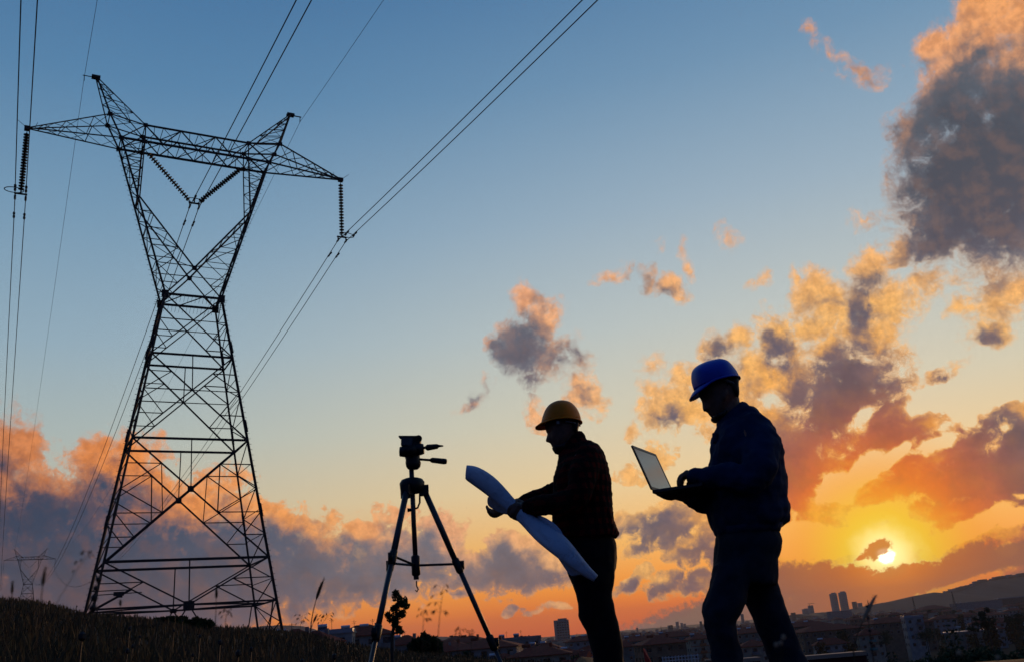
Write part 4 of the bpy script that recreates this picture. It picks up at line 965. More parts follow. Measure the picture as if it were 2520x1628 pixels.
# ---- tripod
M_ALU = mat('grey aluminium tube', (0.06, 0.06, 0.065), 0.45, 0.5, 0.1, 12)
M_PLA = mat('black tripod plastic', (0.010, 0.010, 0.011), 0.5, 0, 0.2, 20, spec=0.3)
YT = 4.0
hub = at(1014.5, 1198, YT); tz = ground_z(hub.x, hub.y)
tri = empty('camera_tripod', (hub.x, hub.y, tz), 0, 'camera tripod with pan head and two handles standing alone left of the two people', 'tripod')
ti = Matrix.Translation((hub.x, hub.y, tz)).inverted(); H_ = ti @ hub
def TP(x, y, dy=0): return ti @ at(x, y, YT+dy)
RS = 0.50
b = MB(); b.lathe([(.035, -.025), (.052, -.018), (.055, .02), (.046, .034), (.03, .04)], 16, M=Matrix.Translation(H_)).build('shoulder', M_PLA, tri, True)
for k, a in enumerate((10, 130, 250)):
    d = Vector((math.cos(R_(a)), math.sin(R_(a)), 0)); top = H_+d*.05-Vector((0, 0, .012))
    ft = H_+d*(RS*(1 if k == 0 else 1.17)+.03); ft.z = ground_z(hub.x+ft.x, hub.y+ft.y)-tz
    dr = ft-top
    leg = MB().tube([top, top+dr*.27], .0130, 10).build('leg', M_ALU, tri, True)
    MB().tube([top+dr*.27, top+dr*.53], .0106, 10).build('middle_tube', M_ALU, leg, True)
    MB().tube([top+dr*.53, ft], .0085, 10).build('lower_tube', M_ALU, leg, True)
    for q in (.27, .53):
        c = top+dr*q; u = dr.normalized(); lm = MB().tube([c-u*.035, c-u*.03, c+u*.02, c+u*.03], [.013, .0165, .0165, .0125], 10)
        lm.box(c+d*.018+Vector((0, 0, .004)), (.018, .016, .036)); lm.build('leg_lock', M_PLA, leg, True)
    MB().lathe([(.012, -.02), (.016, 0), (.012, .02)], 10, M=Matrix.Translation(ft+Vector((0, 0, .02)))).build('rubber_foot', M_PLA, leg)
    MB().box(top+Vector((0, 0, -.004)), (.04, .034, .045), M=Matrix.Rotation(R_(a), 3, 'Z')).build('leg_hinge', M_PLA, leg)
    cb = H_-Vector((0, 0, .332)); MB().tube([cb, top+dr*.262], .0052, 8).build('brace', M_PLA, tri)
MB().tube([H_-Vector((0, 0, .32)), H_+Vector((0, 0, .10))], .0108, 12).build('centre_column', M_ALU, tri, True)
MB().lathe([(.013, -.05), (.0185, -.045), (.0185, .03), (.013, .035)], 12, M=Matrix.Translation(H_-Vector((0, 0, .325)))).build('column_collar', M_PLA, tri, True)
MB().lathe([(.0115, -.02), (.0115, 0)], 10, M=Matrix.Translation(H_-Vector((0, 0, .37)))).build('column_end', M_PLA, tri)
hk = H_-Vector((0, 0, .395)); MB().tube([hk, hk-Vector((0, 0, .022)), hk+Vector((.006, 0, -.036)), hk+Vector((.0, 0, -.045)), hk+Vector((-.006, 0, -.038))], .0028, 6).build('hook', M_PLA, tri)
# rack handle of the column
cr = [TP(1027,1202), TP(1033,1212), TP(1033,1235), TP(1028,1248), TP(1017,1252)]
MB().tube(cr, .007, 8, flat=.6).build('column_crank', M_PLA, tri)
MB().tube([TP(1036,1213), TP(1052,1212)], [.006, .009], 8).build('lock_knob', M_PLA, tri)
MB().tube([TP(1003,1254), TP(1014,1253)], [.009, .006], 8).build('lock_knob', M_PLA, tri)
# pan head
hd_ = MB(); hd_.rings([[TP(x, y)+Vector((0, w*math.sin(q), 0)) + (TP(x+1, y)-TP(x, y))*(w*math.cos(q)*564) for q in [2*math.pi*i/14 for i in range(14)]] for (x, y, w) in ((1016,1153,.022),(1017,1147,.031),(1017,1138,.034),(1016,1130,.031),(1014,1120,.034),(1014,1112,.030))])
hd_.build('pan_head', M_PLA, tri, True)
b = MB(); b.tube([TP(984,1110,-.02), TP(992,1110,-.02), TP(1035,1104,-.02), TP(1043,1103,-.02)], [.021, .024, .026, .022], 14); b.tube([TP(1012,1108,-.05), TP(1012,1108,.04)], .026, 14); b.build('tilt_joint', M_PLA, tri, True)
b = MB(); b.box(TP(1012,1086), (.085, .055, .046), M=Matrix.Rotation(R_(5), 3, 'Y')); o = b.build('clamp', M_PLA, tri); bv = o.modifiers.new('b', 'BEVEL'); bv.width = .006; bv.segments = 2
b = MB(); b.box(TP(1005,1075), (.080, .05, .006), M=Matrix.Rotation(R_(5), 3, 'Y')); b.box(TP(1001,1085,-.03), (.05, .006, .034), M=Matrix.Rotation(R_(5), 3, 'Y')); b.build('mounting_plate', M_ALU, tri)
b = MB(); b.tube([TP(1030,1078,-.03), TP(1030,1078,.03)], .016, 12); b.build('side_knob', M_PLA, tri)
b = MB(); b.tube([TP(1040,1101,-.03), TP(1048,1100,-.03)], .006, 8); b.tube([TP(1047,1101,-.03), TP(1052,1100,-.03), TP(1076,1097,-.03), TP(1080,1096,-.03), TP(1091,1096,-.03)], [.008, .014, .011, .006, .003], 10); b.build('tilt_handle', M_PLA, tri, True)
b = MB(); b.tube([TP(1030,1127), TP(1034,1129), TP(1062,1131)], .0055, 8); b.tube([TP(1059,1131), TP(1064,1131), TP(1092,1134), TP(1098,1134), TP(1100,1134)], [.008, .012, .013, .012, .007], 10); b.build('pan_handle', M_PLA, tri, True)

# ------------------------------------------------------------------ distant hills
M_HILL = mat('wooded far hill', (0.022, 0.02, 0.016), 0.95, 0, 0, 0.01, (0.04, 0.032, 0.026), spec=0.1)
def hill(name, pts, Y, depth, label=None):
    """a ridge: crest points measured on the photograph, real slopes front and back"""
    P_ = [at(x, y, Y) for x, y in pts]; rows = []
    xs = np.linspace(P_[0].x, P_[-1].x, 420)
    cz = np.interp(xs, [p.x for p in P_], [p.z for p in P_])
    cz = cz+np.array([mnoise.fractal(Vector((x*.012, 0, 9)), 1.0, 2.0, 5)*3.5 for x in xs])
    v, f = [], []; base = -31
    prof = [(-1, 0), (-.75, .12), (-.5, .38), (-.25, .75), (-.08, .96), (0, 1), (.3, .8), (1, 0)]
    for i, (x, z) in enumerate(zip(xs, cz)):
        for (t_, h) in prof:
            nz = mnoise.fractal(Vector((x*.004, t_*3, 1.7)), 1.0, 2.0, 5)
            v.append((x, Y+t_*depth, base+(z-base)*h*(1+(0.10*nz if 0 < abs(t_) < 1 else 0))+mnoise.noise(Vector((x*.02, t_*7, 5)))*2.0*(h > 0)))
    n = len(prof)
    for i in range(len(xs)-1):
        for k in range(n-1): f.append((i*n+k, (i+1)*n+k, (i+1)*n+k+1, i*n+k+1))
    o = obj(name, mesh(name, v, f, M_HILL, True)); o['kind'] = 'structure'
hill('hill_right', [(1950,1512),(2090,1500),(2150,1486),(2200,1478),(2240,1466),(2300,1457),(2340,1458),(2380,1446),(2405,1436),(2440,1428),(2490,1420),(2540,1414),(2700,1400),(2900,1400)], 3800, 900)
hill('hill_left', [(560,1560),(620,1541),(690,1536),(745,1539),(790,1552),(900,1568),(1000,1570),(1040,1573),(1085,1566),(1115,1563),(1140,1566),(1200,1578),(1260,1582),(1400,1572)], 5200, 900)

M_LEAF = mat('dark leaf', (0.022, 0.034, 0.010), 0.8, 0, 0.5, 4, spec=0.15)
M_BARK = mat('bark', (0.03, 0.022, 0.016), 0.9, 0, 0.3, 8)
def leaf_mass(mb, blobs, n, size, seed=0):
    rg = random.Random(seed)
    for (c, r) in blobs:
        c = Vector(c); r = Vector(r)
        for i in range(int(n)):
            d = Vector((rg.gauss(0, 1), rg.gauss(0, 1), rg.gauss(0, 1))).normalized()*(rg.random()**.45)
            p = c+Vector((d.x*r.x, d.y*r.y, d.z*r.z)); s_ = size*rg.uniform(.6, 1.3)
            u = Vector((rg.gauss(0, 1), rg.gauss(0, 1), rg.gauss(0, 1))).normalized(); w = u.orthogonal().normalized()
            mb.add([p-u*s_, p+w*s_*.45, p+u*s_, p-w*s_*.45], [(0, 1, 2, 3)])
# ------------------------------------------------------------------ town
def wallmat(n, c): return mat(n, c, 0.9, 0, 0.18, 0.6, spec=0.1)
M_WALLS = [wallmat('cream render', (.33, .28, .20)), wallmat('grey render', (.23, .23, .22)), wallmat('pale blue render', (.25, .28, .28)), wallmat('white render', (.32, .30, .27)), wallmat('tan render', (.17, .12, .08)), wallmat('green grey render', (.13, .155, .135))]
M_ROOF = mat('red clay tile', (.26, .05, .03), 0.85, 0, 0, 1.5, (.15, .035, .022), 0.3, spec=0.1)
M_WIN = mat('dark window glass', (.01, .012, .016), 0.15)
M_FRAME = mat('window frame', (.30, .28, .26), 0.7)
M_ORANGE = mat('orange painted trim', (.35, .10, .03), 0.8)
M_TEAL = mat('teal painted balcony', (.03, .22, .20), 0.8)
M_TANK = mat('white water tank', (.62, .62, .62), 0.4)
M_PANEL = mat('solar panel', (.02, .025, .05), 0.2)
M_CONC = mat('concrete', (.20, .19, .18), 0.9, 0, .2, .5)
M_METROOF = mat('pale sheet metal roof', (.32, .32, .33), 0.45, 0.3)
M_BRICKR = mat('dark red painted wall', (.10, .012, .010), 0.8)
win_me = MB().box((0, 0, 0), (1.3, .10, 1.35), 0).box((0, -.012, 0), (1.1, .09, 1.15), 1).mesh('window', [M_FRAME, M_WIN])
def hip_roof(w, d, h, eave=.6, gable=False):
    b = MB(); W_, D_ = w/2+eave, d/2+eave; rl = 0 if w <= d else (w-d)/2
    if gable: rl = W_
    rl = max(rl, .3)
    v = [(-W_, -D_, 0), (W_, -D_, 0), (W_, D_, 0), (-W_, D_, 0), (-rl, 0, h), (rl, 0, h), (-W_, -D_, -.2), (W_, -D_, -.2), (W_, D_, -.2), (-W_, D_, -.2)]
    return b.add(v, [(0, 1, 5, 4), (2, 3, 4, 5), (1, 2, 5), (3, 0, 4), (6, 7, 1, 0), (7, 8, 2, 1), (8, 9, 3, 2), (9, 6, 0, 3), (9, 8, 7, 6)])
heater_panel = MB().box((0, 0, .5), (1.9, .08, 1.6), M=Matrix.Rotation(R_(-42), 3, 'X')).mesh('solar panel', M_PANEL)
heater_tank = MB().tube([(-.95, .55, 1.25), (.95, .55, 1.25)], .34, 10).tube([(-.7, .5, 0), (-.7, .5, 1.1)], .05, 4).tube([(.7, .5, 0), (.7, .5, 1.1)], .05, 4).mesh('water tank', M_TANK)
mast_me = MB().tube([(0, 0, 0), (0, 0, 2.2)], .04, 4).tube([(-.5, 0, 1.9), (.5, 0, 1.9)], .025, 4).tube([(-.4, 0, 1.6), (.4, 0, 1.6)], .025, 4).mesh('aerial', M_WIRE)
def building(px, ry, Y, w, d, fl, rz, wm, label, roofh=2.2, flat=False, balc=None, heat=1, trim=None, rm=None, gable=False, nm='apartment_building', win=True):
    top = at(px, ry, Y); fh = 2.9; H = fl*fh
    zb = top.z-(0.4 if flat else roofh)-H
    g = ground_z(top.x, top.y)
    root = empty(nm, (top.x, Y, zb), R_(rz), label, 'building' if nm != 'house' else 'house', 'buildings of the town')
    low = min(-0.5, g-zb-1.0)
    MB().box((0, 0, (H+low)/2), (w, d, H-low)).build('wall', M_WALLS[wm], root)
    if flat:
        b = MB(); b.box((0, 0, H+.15), (w+.5, d+.5, .3))
        b.box((0, -d/2, H+.6), (w, .15, .6)).box((0, d/2, H+.6), (w, .15, .6)).box((-w/2, 0, H+.6), (.15, d, .6)).box((w/2, 0, H+.6), (.15, d, .6))
        rf = b.build('roof', rm or M_CONC, root); zr = H+.3
    else:
        rf = hip_roof(w, d, roofh, gable=gable).build('roof', rm or M_ROOF, root); rf.location = (0, 0, H); zr = H+roofh*.25
        MB().box((w*.22, d*.15, H+roofh*.75), (.7, .7, 1.6)).build('chimney', M_CONC, root)
    for k in range(heat):
        x = -w*.28+w*.3*k; pz = zr+.25
        o = obj('solar_panel', heater_panel, root, Matrix.Translation((x, -d*.12, pz))); obj('water_tank', heater_tank, root, Matrix.Translation((x, -d*.12, pz)))
        obj('aerial', mast_me, root, Matrix.Translation((x+1.8, 0, pz+.3)))
    if win:
        nx = max(2, int(w/2.9)); ny = max(2, int(d/3.2))
        for k in range(fl):
            z = fh*k+1.55
            for i in range(nx):
                x = -w/2+w*(i+.5)/nx
                bal = balc is not None and i % 2 == 1
                obj('window', win_me, root, Matrix.Translation((x, -d/2-.02, z)) @ Matrix.Diagonal(((1.5 if bal else 1), 1, (1.2 if bal else 1), 1)))
                if bal and k > 0:
                    m_ = MB().box((x, -d/2-.65, z-1.45), (2.5, 1.3, .14)).box((x, -d/2-1.28, z-.95), (2.5, .06, .9)).box((x-1.22, -d/2-.65, z-.95), (.06, 1.3, .9)).box((x+1.22, -d/2-.65, z-.95), (.06, 1.3, .9))
                    m_.build('balcony', balc, root)
            for i in range(ny):
                y = -d/2+d*(i+.5)/ny
                sx = -1 if (top.x > 0) else 1
                obj('window', win_me, root, Matrix.Translation((sx*(w/2+.02), y, z)) @ Matrix.Rotation(sx*math.pi/2, 4, 'Z'))
            if trim and k: MB().box((0, -d/2-.04, fh*k), (w+.1, .1, .22)).build('trim', trim, root)
    return root
B_ = building
B_(728,1546,175,9,8,2,12,4,'low red roofed house just right of the large pylon foot', nm='house')
B_(778,1550,185,8,7,2,-8,1,'small house with low red roof left of the tripod leg', nm='house', heat=0)
B_(893,1536,205,13,10,3,10,2,'grey house with hipped red roof and solar heaters behind the left tripod leg', nm='house', heat=2, balc=M_CONC)
B_(822,1554,196,8,8,2,6,3,'pale flat roofed annexe beside the hipped roof house near the tripod', flat=True, rm=M_METROOF, heat=1, nm='house')
B_(1000,1561,240,8,7,2,-10,1,'small dark house right behind the sapling', nm='house')
B_(1090,1582,270,9,8,1,8,5,'greenish single storey house below the left far hill', nm='house', heat=1)
B_(1176,1588,275,11,9,2,4,4,'tan red roofed house left of the right tripod foot', nm='house')
B_(1268,1570,340,17,11,3,6,1,'long grey building with flat roof seen behind the right tripod foot', flat=True, heat=2)
B_(1335,1578,330,12,10,3,-8,4,'tan building with red roof directly below the grey tower block', heat=2)
B_(1385,1592,290,11,9,2,12,1,'grey red roofed house left of the legs of the person in yellow hat', nm='house', heat=2)
B_(1296,1600,240,9,8,2,-5,0,'cream house with red roof low in front of the flat roofed building', nm='house')
B_(1240,1606,225,9,8,1,10,1,'low grey house at the edge of the grass slope', nm='house')
B_(1433,1562,430,15,12,4,5,1,'grey building peeking out left of the dark trousers', heat=2)
B_(1418,1601,250,6,6,1,-25,3,'small white gabled house beside the dark trouser leg', nm='house', gable=True, heat=0)
B_(1436,1619,190,8,7,1,-12,4,'lowest red roof at the bottom edge beside the dark trouser leg', nm='house', gable=True, heat=0)
B_(1566,1562,425,17,13,4,8,2,'pale blue grey block with broad red roof between the two people', heat=2, balc=M_CONC)
B_(1536,1575,390,8,9,4,-4,5,'narrow greenish block right of the dark trousers', heat=0)
B_(1655,1552,440,19,13,5,-6,1,'wide grey block with rows of windows left of the striding leg', heat=1)
B_(1618,1580,400,7,11,4,-4,5,'green grey stair tower block between the wide grey block and the pale block', heat=0, balc=M_CONC)
B_(1717,1557,420,10,11,4,6,0,'cream block with orange trim and balconies left of the striding leg', heat=1, balc=M_ORANGE, trim=M_ORANGE)
B_(1838,1543,440,16,12,4,10,5,'block with white water tanks framed between the striding legs', heat=2)
B_(1850,1572,350,10,9,3,-5,0,'cream block low between the striding legs', heat=0, balc=M_CONC)
B_(1978,1527,460,22,14,3,6,4,'tan building with wide red roof right of the striding leg', heat=2)
B_(2030,1535,400,26,14,3,8,4,'long brown building under a dark red roof right of the denim leg', heat=0)
B_(2040,1568,370,12,7,3,-8,3,'white and dark striped block near the bottom right of the denim leg', heat=1, balc=M_CONC)
B_(2135,1545,380,9,7,3,-6,0,'cream building with teal balcony panels below the bent grass head', balc=M_TEAL, heat=0)
B_(2180,1518,450,20,13,2,6,4,'low building under a long flat red roof right of the bent grass head', heat=1)
B_(2243,1516,390,7,6,4,-6,3,'tall white block with pale roof standing out of the dark trees', flat=True, rm=M_METROOF, heat=0, balc=M_CONC)
B_(2290,1488,1300,42,30,2,4,4,'broad hall with dark domed red roof before the right hill', roofh=5, heat=0)
B_(2418,1478,1500,50,24,4,-14,1,'grey factory hall with small windows at the right below the hill', flat=True, heat=0, nm='factory')
B_(2500,1468,1500,56,26,4,-14,4,'pale factory hall with tall windows at the far right edge', flat=True, rm=M_METROOF, heat=0, nm='factory')
B_(2064,1502,1800,44,16,3,-16,1,'long white terraced hall in front of the twin towers', flat=True, rm=M_METROOF, heat=0, nm='hall')
B_(2362,1484,1300,20,18,5,4,1,'grey block with rooftop masts left of the factory hall', flat=True, heat=2)
B_(2490,1545,520,14,9,1,-10,1,'low pale roofed shed at the right edge under the trees', flat=True, rm=M_METROOF, heat=0, nm='shed')

# high rise towers on the skyline
def tower(px, ytop, ybase, Y, wpx, label, wm=1, steps=0, group='high rise towers on the skyline'):
    t_, b0 = at(px, ytop, Y), at(px, ybase, Y); w = wpx*Y/2300
    root = empty('tower', (b0.x, Y, -32), R_(12), label, 'tower', group); H = t_.z+32
    b = MB().box((0, 0, H/2), (w, w*.8, H)); 
    if steps: b.box((w*.1, 0, H+H*.02), (w*.6, w*.5, H*.05))
    b.build('wall', M_WALLS[wm], root)
    n = max(2, int(H/ (3.6 if H < 60 else 7))); c = max(3, int(w/4))
    bb = MB()
    for k in range(1, n):
        for i in range(c): bb.box((-w/2+w*(i+.5)/c, -w*.4-.05, H*k/n), (w/c*.6, .25, H/n*.5))
    bb = bb.build('windows', M_WIN, root); bb['kind'] = 'stuff'
    return root
tower(1384,1524,1562,1500,31,'wide grey tower block standing alone left of the yellow hat person\'s legs', 1, 1)
tower(2057,1459,1500,4200,14,'left one of the twin towers on the right skyline', 1, 1)
tower(2080,1456,1499,4200,15,'right one of the twin towers on the right skyline', 1, 1)
tower(1998,1488,1510,3900,10,'unfinished tower under a crane left of the twin towers', 1)
tower(1984,1497,1511,4100,13,'stepped pale high rise left of the unfinished tower', 1, 1)
tower(2105,1479,1497,3800,9,'short tower right of the twin towers', 4)
tower(2118,1482,1497,4300,9,'faint rounded tower second to the right of the twin towers', 1)
tower(1651,1537,1553,2300,10,'square dark block on the skyline between the people', 4)
tower(1669,1528,1552,3900,6,'slender tower on the skyline between the people, tallest there', 1)
tower(1680,1531,1552,4000,5,'slim tower right of the tallest one between the people', 1)
tower(1687,1533,1552,4100,5,'faint slim tower, rightmost of three between the people', 1)
tower(1569,1543,1556,3600,4,'tiny lone tower on the skyline nearest the yellow hat person', 1)
tower(1829,1509,1532,3000,6,'slender tower seen in the gap between the striding legs', 1)
tower(1953,1506,1516,2500,9,'dark low block on the skyline next to the striding leg', 4)
tower(1727,1527,1548,2400,5,'narrow block at the knee of the striding leg', 4)
crane = empty('tower_crane', at(1992,1490,3880), 0, 'thin tower crane on top of the unfinished tower', 'crane')
MB().tube([(0, 0, -8), (0, 0, 10)], .8, 4).build('mast', M_WIRE, crane); MB().tube([(-6, 0, 9), (24, 0, 9)], .7, 4).build('jib', M_WIRE, crane)
def mast_tower(px, ytop, ybase, Y, label):
    a, b0 = at(px, ytop, Y), at(px, ybase, Y); H = a.z-b0.z
    r_ = empty('lattice_mast', b0, 0, label, 'mast', 'lattice masts in front of the right hill'); m_ = MB(); w = H*.09
    for sx in (-1, 1):
        for sy in (-1, 1): m_.tube([(sx*w, sy*w, -6), (0, 0, H)], H*.008, 4)
    m_.build('leg', M_WIRE, r_)
    m_ = MB()
    for k in range(1, 8):
        t_ = k/8; ww = w*(1-t_); m_.tube([(-ww, -ww, H*t_), (w*(1-t_+.125), -ww, H*(t_-.125))], H*.006, 3); m_.tube([(ww, -ww, H*t_), (-w*(1-t_+.125), -ww, H*(t_-.125))], H*.006, 3)
    for t_ in (.68, .8, .9): m_.tube([(-w*.9, 0, H*t_), (w*.9, 0, H*t_)], H*.008, 4)
    o = m_.build('crossarm', M_WIRE, r_)
for a_ in ((2140,1473,1502,900,'lattice mast right behind the bent grass head'), (2252,1466,1500,1000,'lattice mast in front of the middle of the right hill'), (2349,1452,1486,1000,'lattice mast in front of the right hill, nearest the factory'), (1629,1538,1560,520,'thin pole rising from the roofs between the people')): mast_tower(*a_)

# further buildings of the same few kinds
protos = []
for k in range(8):
    w, d, fl = [(14,11,4),(10,9,3),(18,12,4),(9,8,2),(13,12,5),(22,10,3),(8,9,2),(16,14,4)][k]
    fh = 2.9; H = fl*fh; b = MB().box((0, 0, H/2-6), (w, d, H+12), 0)
    for f_ in range(fl):
        for i in range(int(w/3.2)):
            b.box((-w/2+w*(i+.5)/int(w/3.2), -d/2-.01, fh*f_+1.5), (1.4, .08, 1.3), 1)
        for i in range(int(d/3.4)):
            for sx in (-1, 1): b.box((sx*(w/2+.01), -d/2+d*(i+.5)/int(d/3.4), fh*f_+1.5), (.08, 1.4, 1.3), 1)
    wm_ = b.mesh('wall', [M_WALLS[k % 6], M_WIN])
    rb = hip_roof(w, d, 2.0+.3*(k % 3)) if k not in (5,) else MB().box((0, 0, .2), (w+.6, d+.6, .4))
    rb.add(*(lambda m_: (m_.v, m_.f))(MB().box((w*.2, 0, 1.8), (.7, .7, 1.4)).tube([(-w*.2-1, 0, 2.2), (-w*.2+1, 0, 2.2)], .4, 8)))
    protos.append((wm_, rb.mesh('roof', M_ROOF if k != 5 else M_METROOF), H))
taken = []
n_b = 0; tries = 0
while n_b < 265 and tries < 20000:
    tries += 1
    a = random.uniform(-16, 29) if random.random() < .6 else random.uniform(11, 30); Y = 210*math.exp(random.random()*1.9)*(1.5 if a > 12 else 1)
    if a < -5 and Y < 260: continue
    if a > 11 and Y < 440: continue
    x = Y*math.tan(R_(a))
    if any(abs(x-p)*1.0 < 15 and abs(Y-q) < 20 for p, q in taken): continue
    taken.append((x, Y)); k = random.randrange(8); wm_, rm_, H = protos[k]
    z = ground_z(x, Y)+random.uniform(-1, 1.5)
    if a > 14 and Y < 420: z -= 4
    rg_ = 'left of the yellow hat person' if a < -1 else 'between the two people' if a < 9 else 'right of the striding person' if a < 19 else 'below the right hill'
    ds_ = 'among the nearest roofs' if Y < 420 else 'amid the middle roofs' if Y < 800 else 'far back among the roofs'
    kd_ = ['cream four storey', 'grey three storey', 'broad pale blue', 'low white two storey', 'tan five storey', 'long flat roofed', 'small cream two storey', 'large grey four storey'][k]
    r_ = empty('town_house', (x, Y, z), R_(random.uniform(-25, 25)), '%s building %s, %s' % (kd_, ds_, rg_), 'building', '%s buildings %s %s' % (kd_, ds_, rg_))
    obj('wall', wm_, r_); o = obj('roof', rm_, r_); o.location = (0, 0, H); n_b += 1
# dark street trees standing between the roofs, one mesh pair shared by all
tb = MB(); leaf_mass(tb, [((.2*math.cos(i*2.4)*2, .2*math.sin(i*2.4)*2, 2.6+.55*i), (1.7-.12*i, 1.7-.12*i, .9)) for i in range(7)], 60, .42, 77); crown_me = tb.mesh('street tree crown', M_LEAF)
trunk_me = MB().tube([(0, 0, -3), (.1, 0, 2), (0, .1, 4.5)], [.22, .16, .06], 6).mesh('street tree trunk', M_BARK)
for i in range(110):
    a = random.uniform(-15, 29) if random.random() < .45 else random.uniform(12, 29); Y = (230 if a < 10 else 330)*math.exp(random.random()*1.3); x = Y*math.tan(R_(a))
    if a < -6 and Y < 300: continue
    r_ = empty('street_tree', (x, Y, ground_z(x, Y)), random.uniform(0, 6), ('dark tree between the %s roofs, ' % ('nearer' if Y < 500 else 'farther'))+('left of the yellow hat person' if a < -1 else 'between the two people' if a < 9 else 'right of the striding person' if a < 19 else 'below the right hill'), 'tree', 'dark trees between the roofs of the town')
    s_ = random.uniform(.9, 1.9); r_.scale = (s_, s_, s_*random.uniform(.9, 1.3)); obj('crown', crown_me, r_); obj('trunk', trunk_me, r_)
far = MB()
for i in range(2600):
    a = random.uniform(-20, 32); Y = random.uniform(1100, 3900); x = Y*math.tan(R_(a)); s_ = random.uniform(.8, 1.6); h = random.choice((5, 6, 8, 9, 12, 12, 14, 18 if Y > 2500 else 11)); w, d = 11*s_, 9*s_
    z = ground_z(x, Y); far.box((x, Y, z+h/2), (w, d, h), random.choice((0, 1, 2, 0)))
    if random.random() < .7:
        rf = hip_roof(w, d, 2.4); far.add([(p[0]+x, p[1]+Y, p[2]+z+h) for p in rf.v], rf.f, 3)
o = far.build('far_town', [M_WALLS[0], M_WALLS[1], M_WALLS[3], M_ROOF]); tag(o, 'mass of small far roofs and blocks fading into haze', 'town', kind='stuff')
ht = MB()
for i in range(70):
    px = random.uniform(2330, 2520); base = np.interp(px, [2330, 2380, 2405, 2440, 2490, 2540], [1459, 1446, 1436, 1428, 1420, 1414])
    q = at(px, base, 3800); ht.box((q.x, q.y, q.z), (random.uniform(10, 26), 20, random.uniform(8, 26)))
o = ht.build('hilltop_houses', M_WALLS[1]); tag(o, 'blocky houses crowded along the crest of the right hill', 'houses', kind='stuff')

# ------------------------------------------------------------------ trees and bushes
# sapling behind the tripod
sc_ = 18.0
def sp(x, y, dy=0): return at(x, y, sc_+dy)
sb = at(963, 1590, sc_); sb.z = ground_z(sb.x, sb.y)-.05
sap = empty('sapling', sb, 0, 'small slender leafy tree silhouetted between the tripod legs', 'tree'); si = Matrix.Translation(sb).inverted()
MB().tube([Vector((0, 0, 0)), si@sp(965,1560), si@sp(970,1535), si@sp(975,1510), si@sp(980,1485), si@sp(976,1462)], [.035, .03, .026, .022, .016, .006], 6).build('trunk', M_BARK, sap)
b = MB(); px2m = sc_/2300
leaf_mass(b, [(si@sp(x, y), (1.2*r*px2m, 1.2*r*px2m, 1.25*r2*px2m)) for x, y, r, r2 in ((974,1458,8,7),(978,1470,11,8),(992,1478,11,10),(998,1488,9,9),(986,1484,9,7),(972,1494,10,8),(970,1510,16,14),(982,1512,13,10),(990,1508,8,8),(962,1522,9,7),(955,1512,7,6),(976,1526,9,7),(972,1536,7,6),(984,1552,8,6),(980,1545,7,6))], 120, .032, 3)
b.build('crown', M_LEAF, sap)
def bush(px, py, Y, wpx, hpx, label, seed, group=None, nm='bush', n=260, sz=None, cat='bush'):
    c = at(px, py, Y); k = Y/2300; g = ground_z(c.x, c.y)
    root = empty(nm, (c.x, c.y, g), 0, label, cat, group); rg = random.Random(seed); zt = max(c.z-g, .15)
    bl = []
    for i in range(9):
        t_ = -1+2*i/8; h = zt*(1-.3*abs(t_))*rg.uniform(.85, 1.08)
        bl.append(((t_*wpx*k*.42, rg.uniform(-.4, .4)*wpx*k*.4, h*.6), (wpx*k*.15, wpx*k*.2, h*.45)))
    m_ = MB(); leaf_mass(m_, bl, n, sz or .012*Y*.35+.01, seed); m_.build('foliage', M_LEAF, root)
    m_ = MB()
    for i in range(5): m_.tube([(0, 0, -.05), (rg.uniform(-.3, .3)*wpx*k, 0, zt*.5), (rg.uniform(-.5, .5)*wpx*k, 0, zt*.85)], [.012*zt+.004, .008*zt+.003, .002*zt+.001], 4)
    m_.build('stems', M_BARK, root)
    return root
bush(415,1522,45,70,22,'left one of the two dark low shrubs under the pylon',11, 'shrubs on the ridge under the pylon')
bush(478,1524,42,75,24,'right one of the two dark low shrubs under the pylon',12, 'shrubs on the ridge under the pylon')
bush(1045,1560,60,70,30,'dark bush to the right of the sapling',13)
bush(1155,1600,90,60,30,'dark round shrub by the tan house left of the right tripod foot',14)
bush(2360,1556,55,200,60,'wide black shrub filling the lower right corner',15, n=700, sz=.16)
bush(2490,1572,44,130,50,'black shrub at the right edge of the lower right corner',16, n=600, sz=.12)
bush(2262,1584,60,110,40,'dark shrub to the left of the wide black shrub',17, n=600, sz=.15)
bush(2400,1590,26,330,40,'lowest and nearest dark scrub along the bottom edge at the lower right',20, n=900, sz=.08)
bush(2112,1580,120,80,30,'dark round shrub in front of the cream building',18, n=500, sz=.25)
bush(1905,1600,45,60,30,'dark low plant behind the rear leg of the striding person',19, n=400, sz=.09)
bush(2195,1600,45,90,30,'dark scrub right of the low dark red wall',21, n=400, sz=.11)
def tree(px, ytop, ybase, Y, wpx, label, seed, group='dark trees in the town', tall=False):
    k = Y/2300; c = at(px, ybase, Y); t_ = at(px, ytop, Y); H = t_.z-c.z; r_ = empty('tree', c, 0, label, 'tree', group); rg = random.Random(seed)
    MB().tube([(0, 0, -6), (rg.uniform(-.2, .2), 0, H*.5), (0, 0, H*.9)], [H*.03, H*.02, H*.008], 6).build('trunk', M_BARK, r_)
    bl = []
    for i in range(10):
        z = H*rg.uniform(.25, .92); rr = wpx*k*.5*(1-abs(z/H-.5)*(1.1 if not tall else .9))
        bl.append(((rg.uniform(-.6, .6)*rr, rg.uniform(-.6, .6)*rr, z), (rr*.55, rr*.55, H*.13)))
    m_ = MB(); leaf_mass(m_, bl, 200, H*.035, seed); m_.build('crown', M_LEAF, r_)
tree(2436,1492,1556,150,44,'tall dark tree standing above the black shrubs at the lower right',31)
tree(2400,1515,1560,160,40,'dark tree just left of the tall one at the lower right',32)
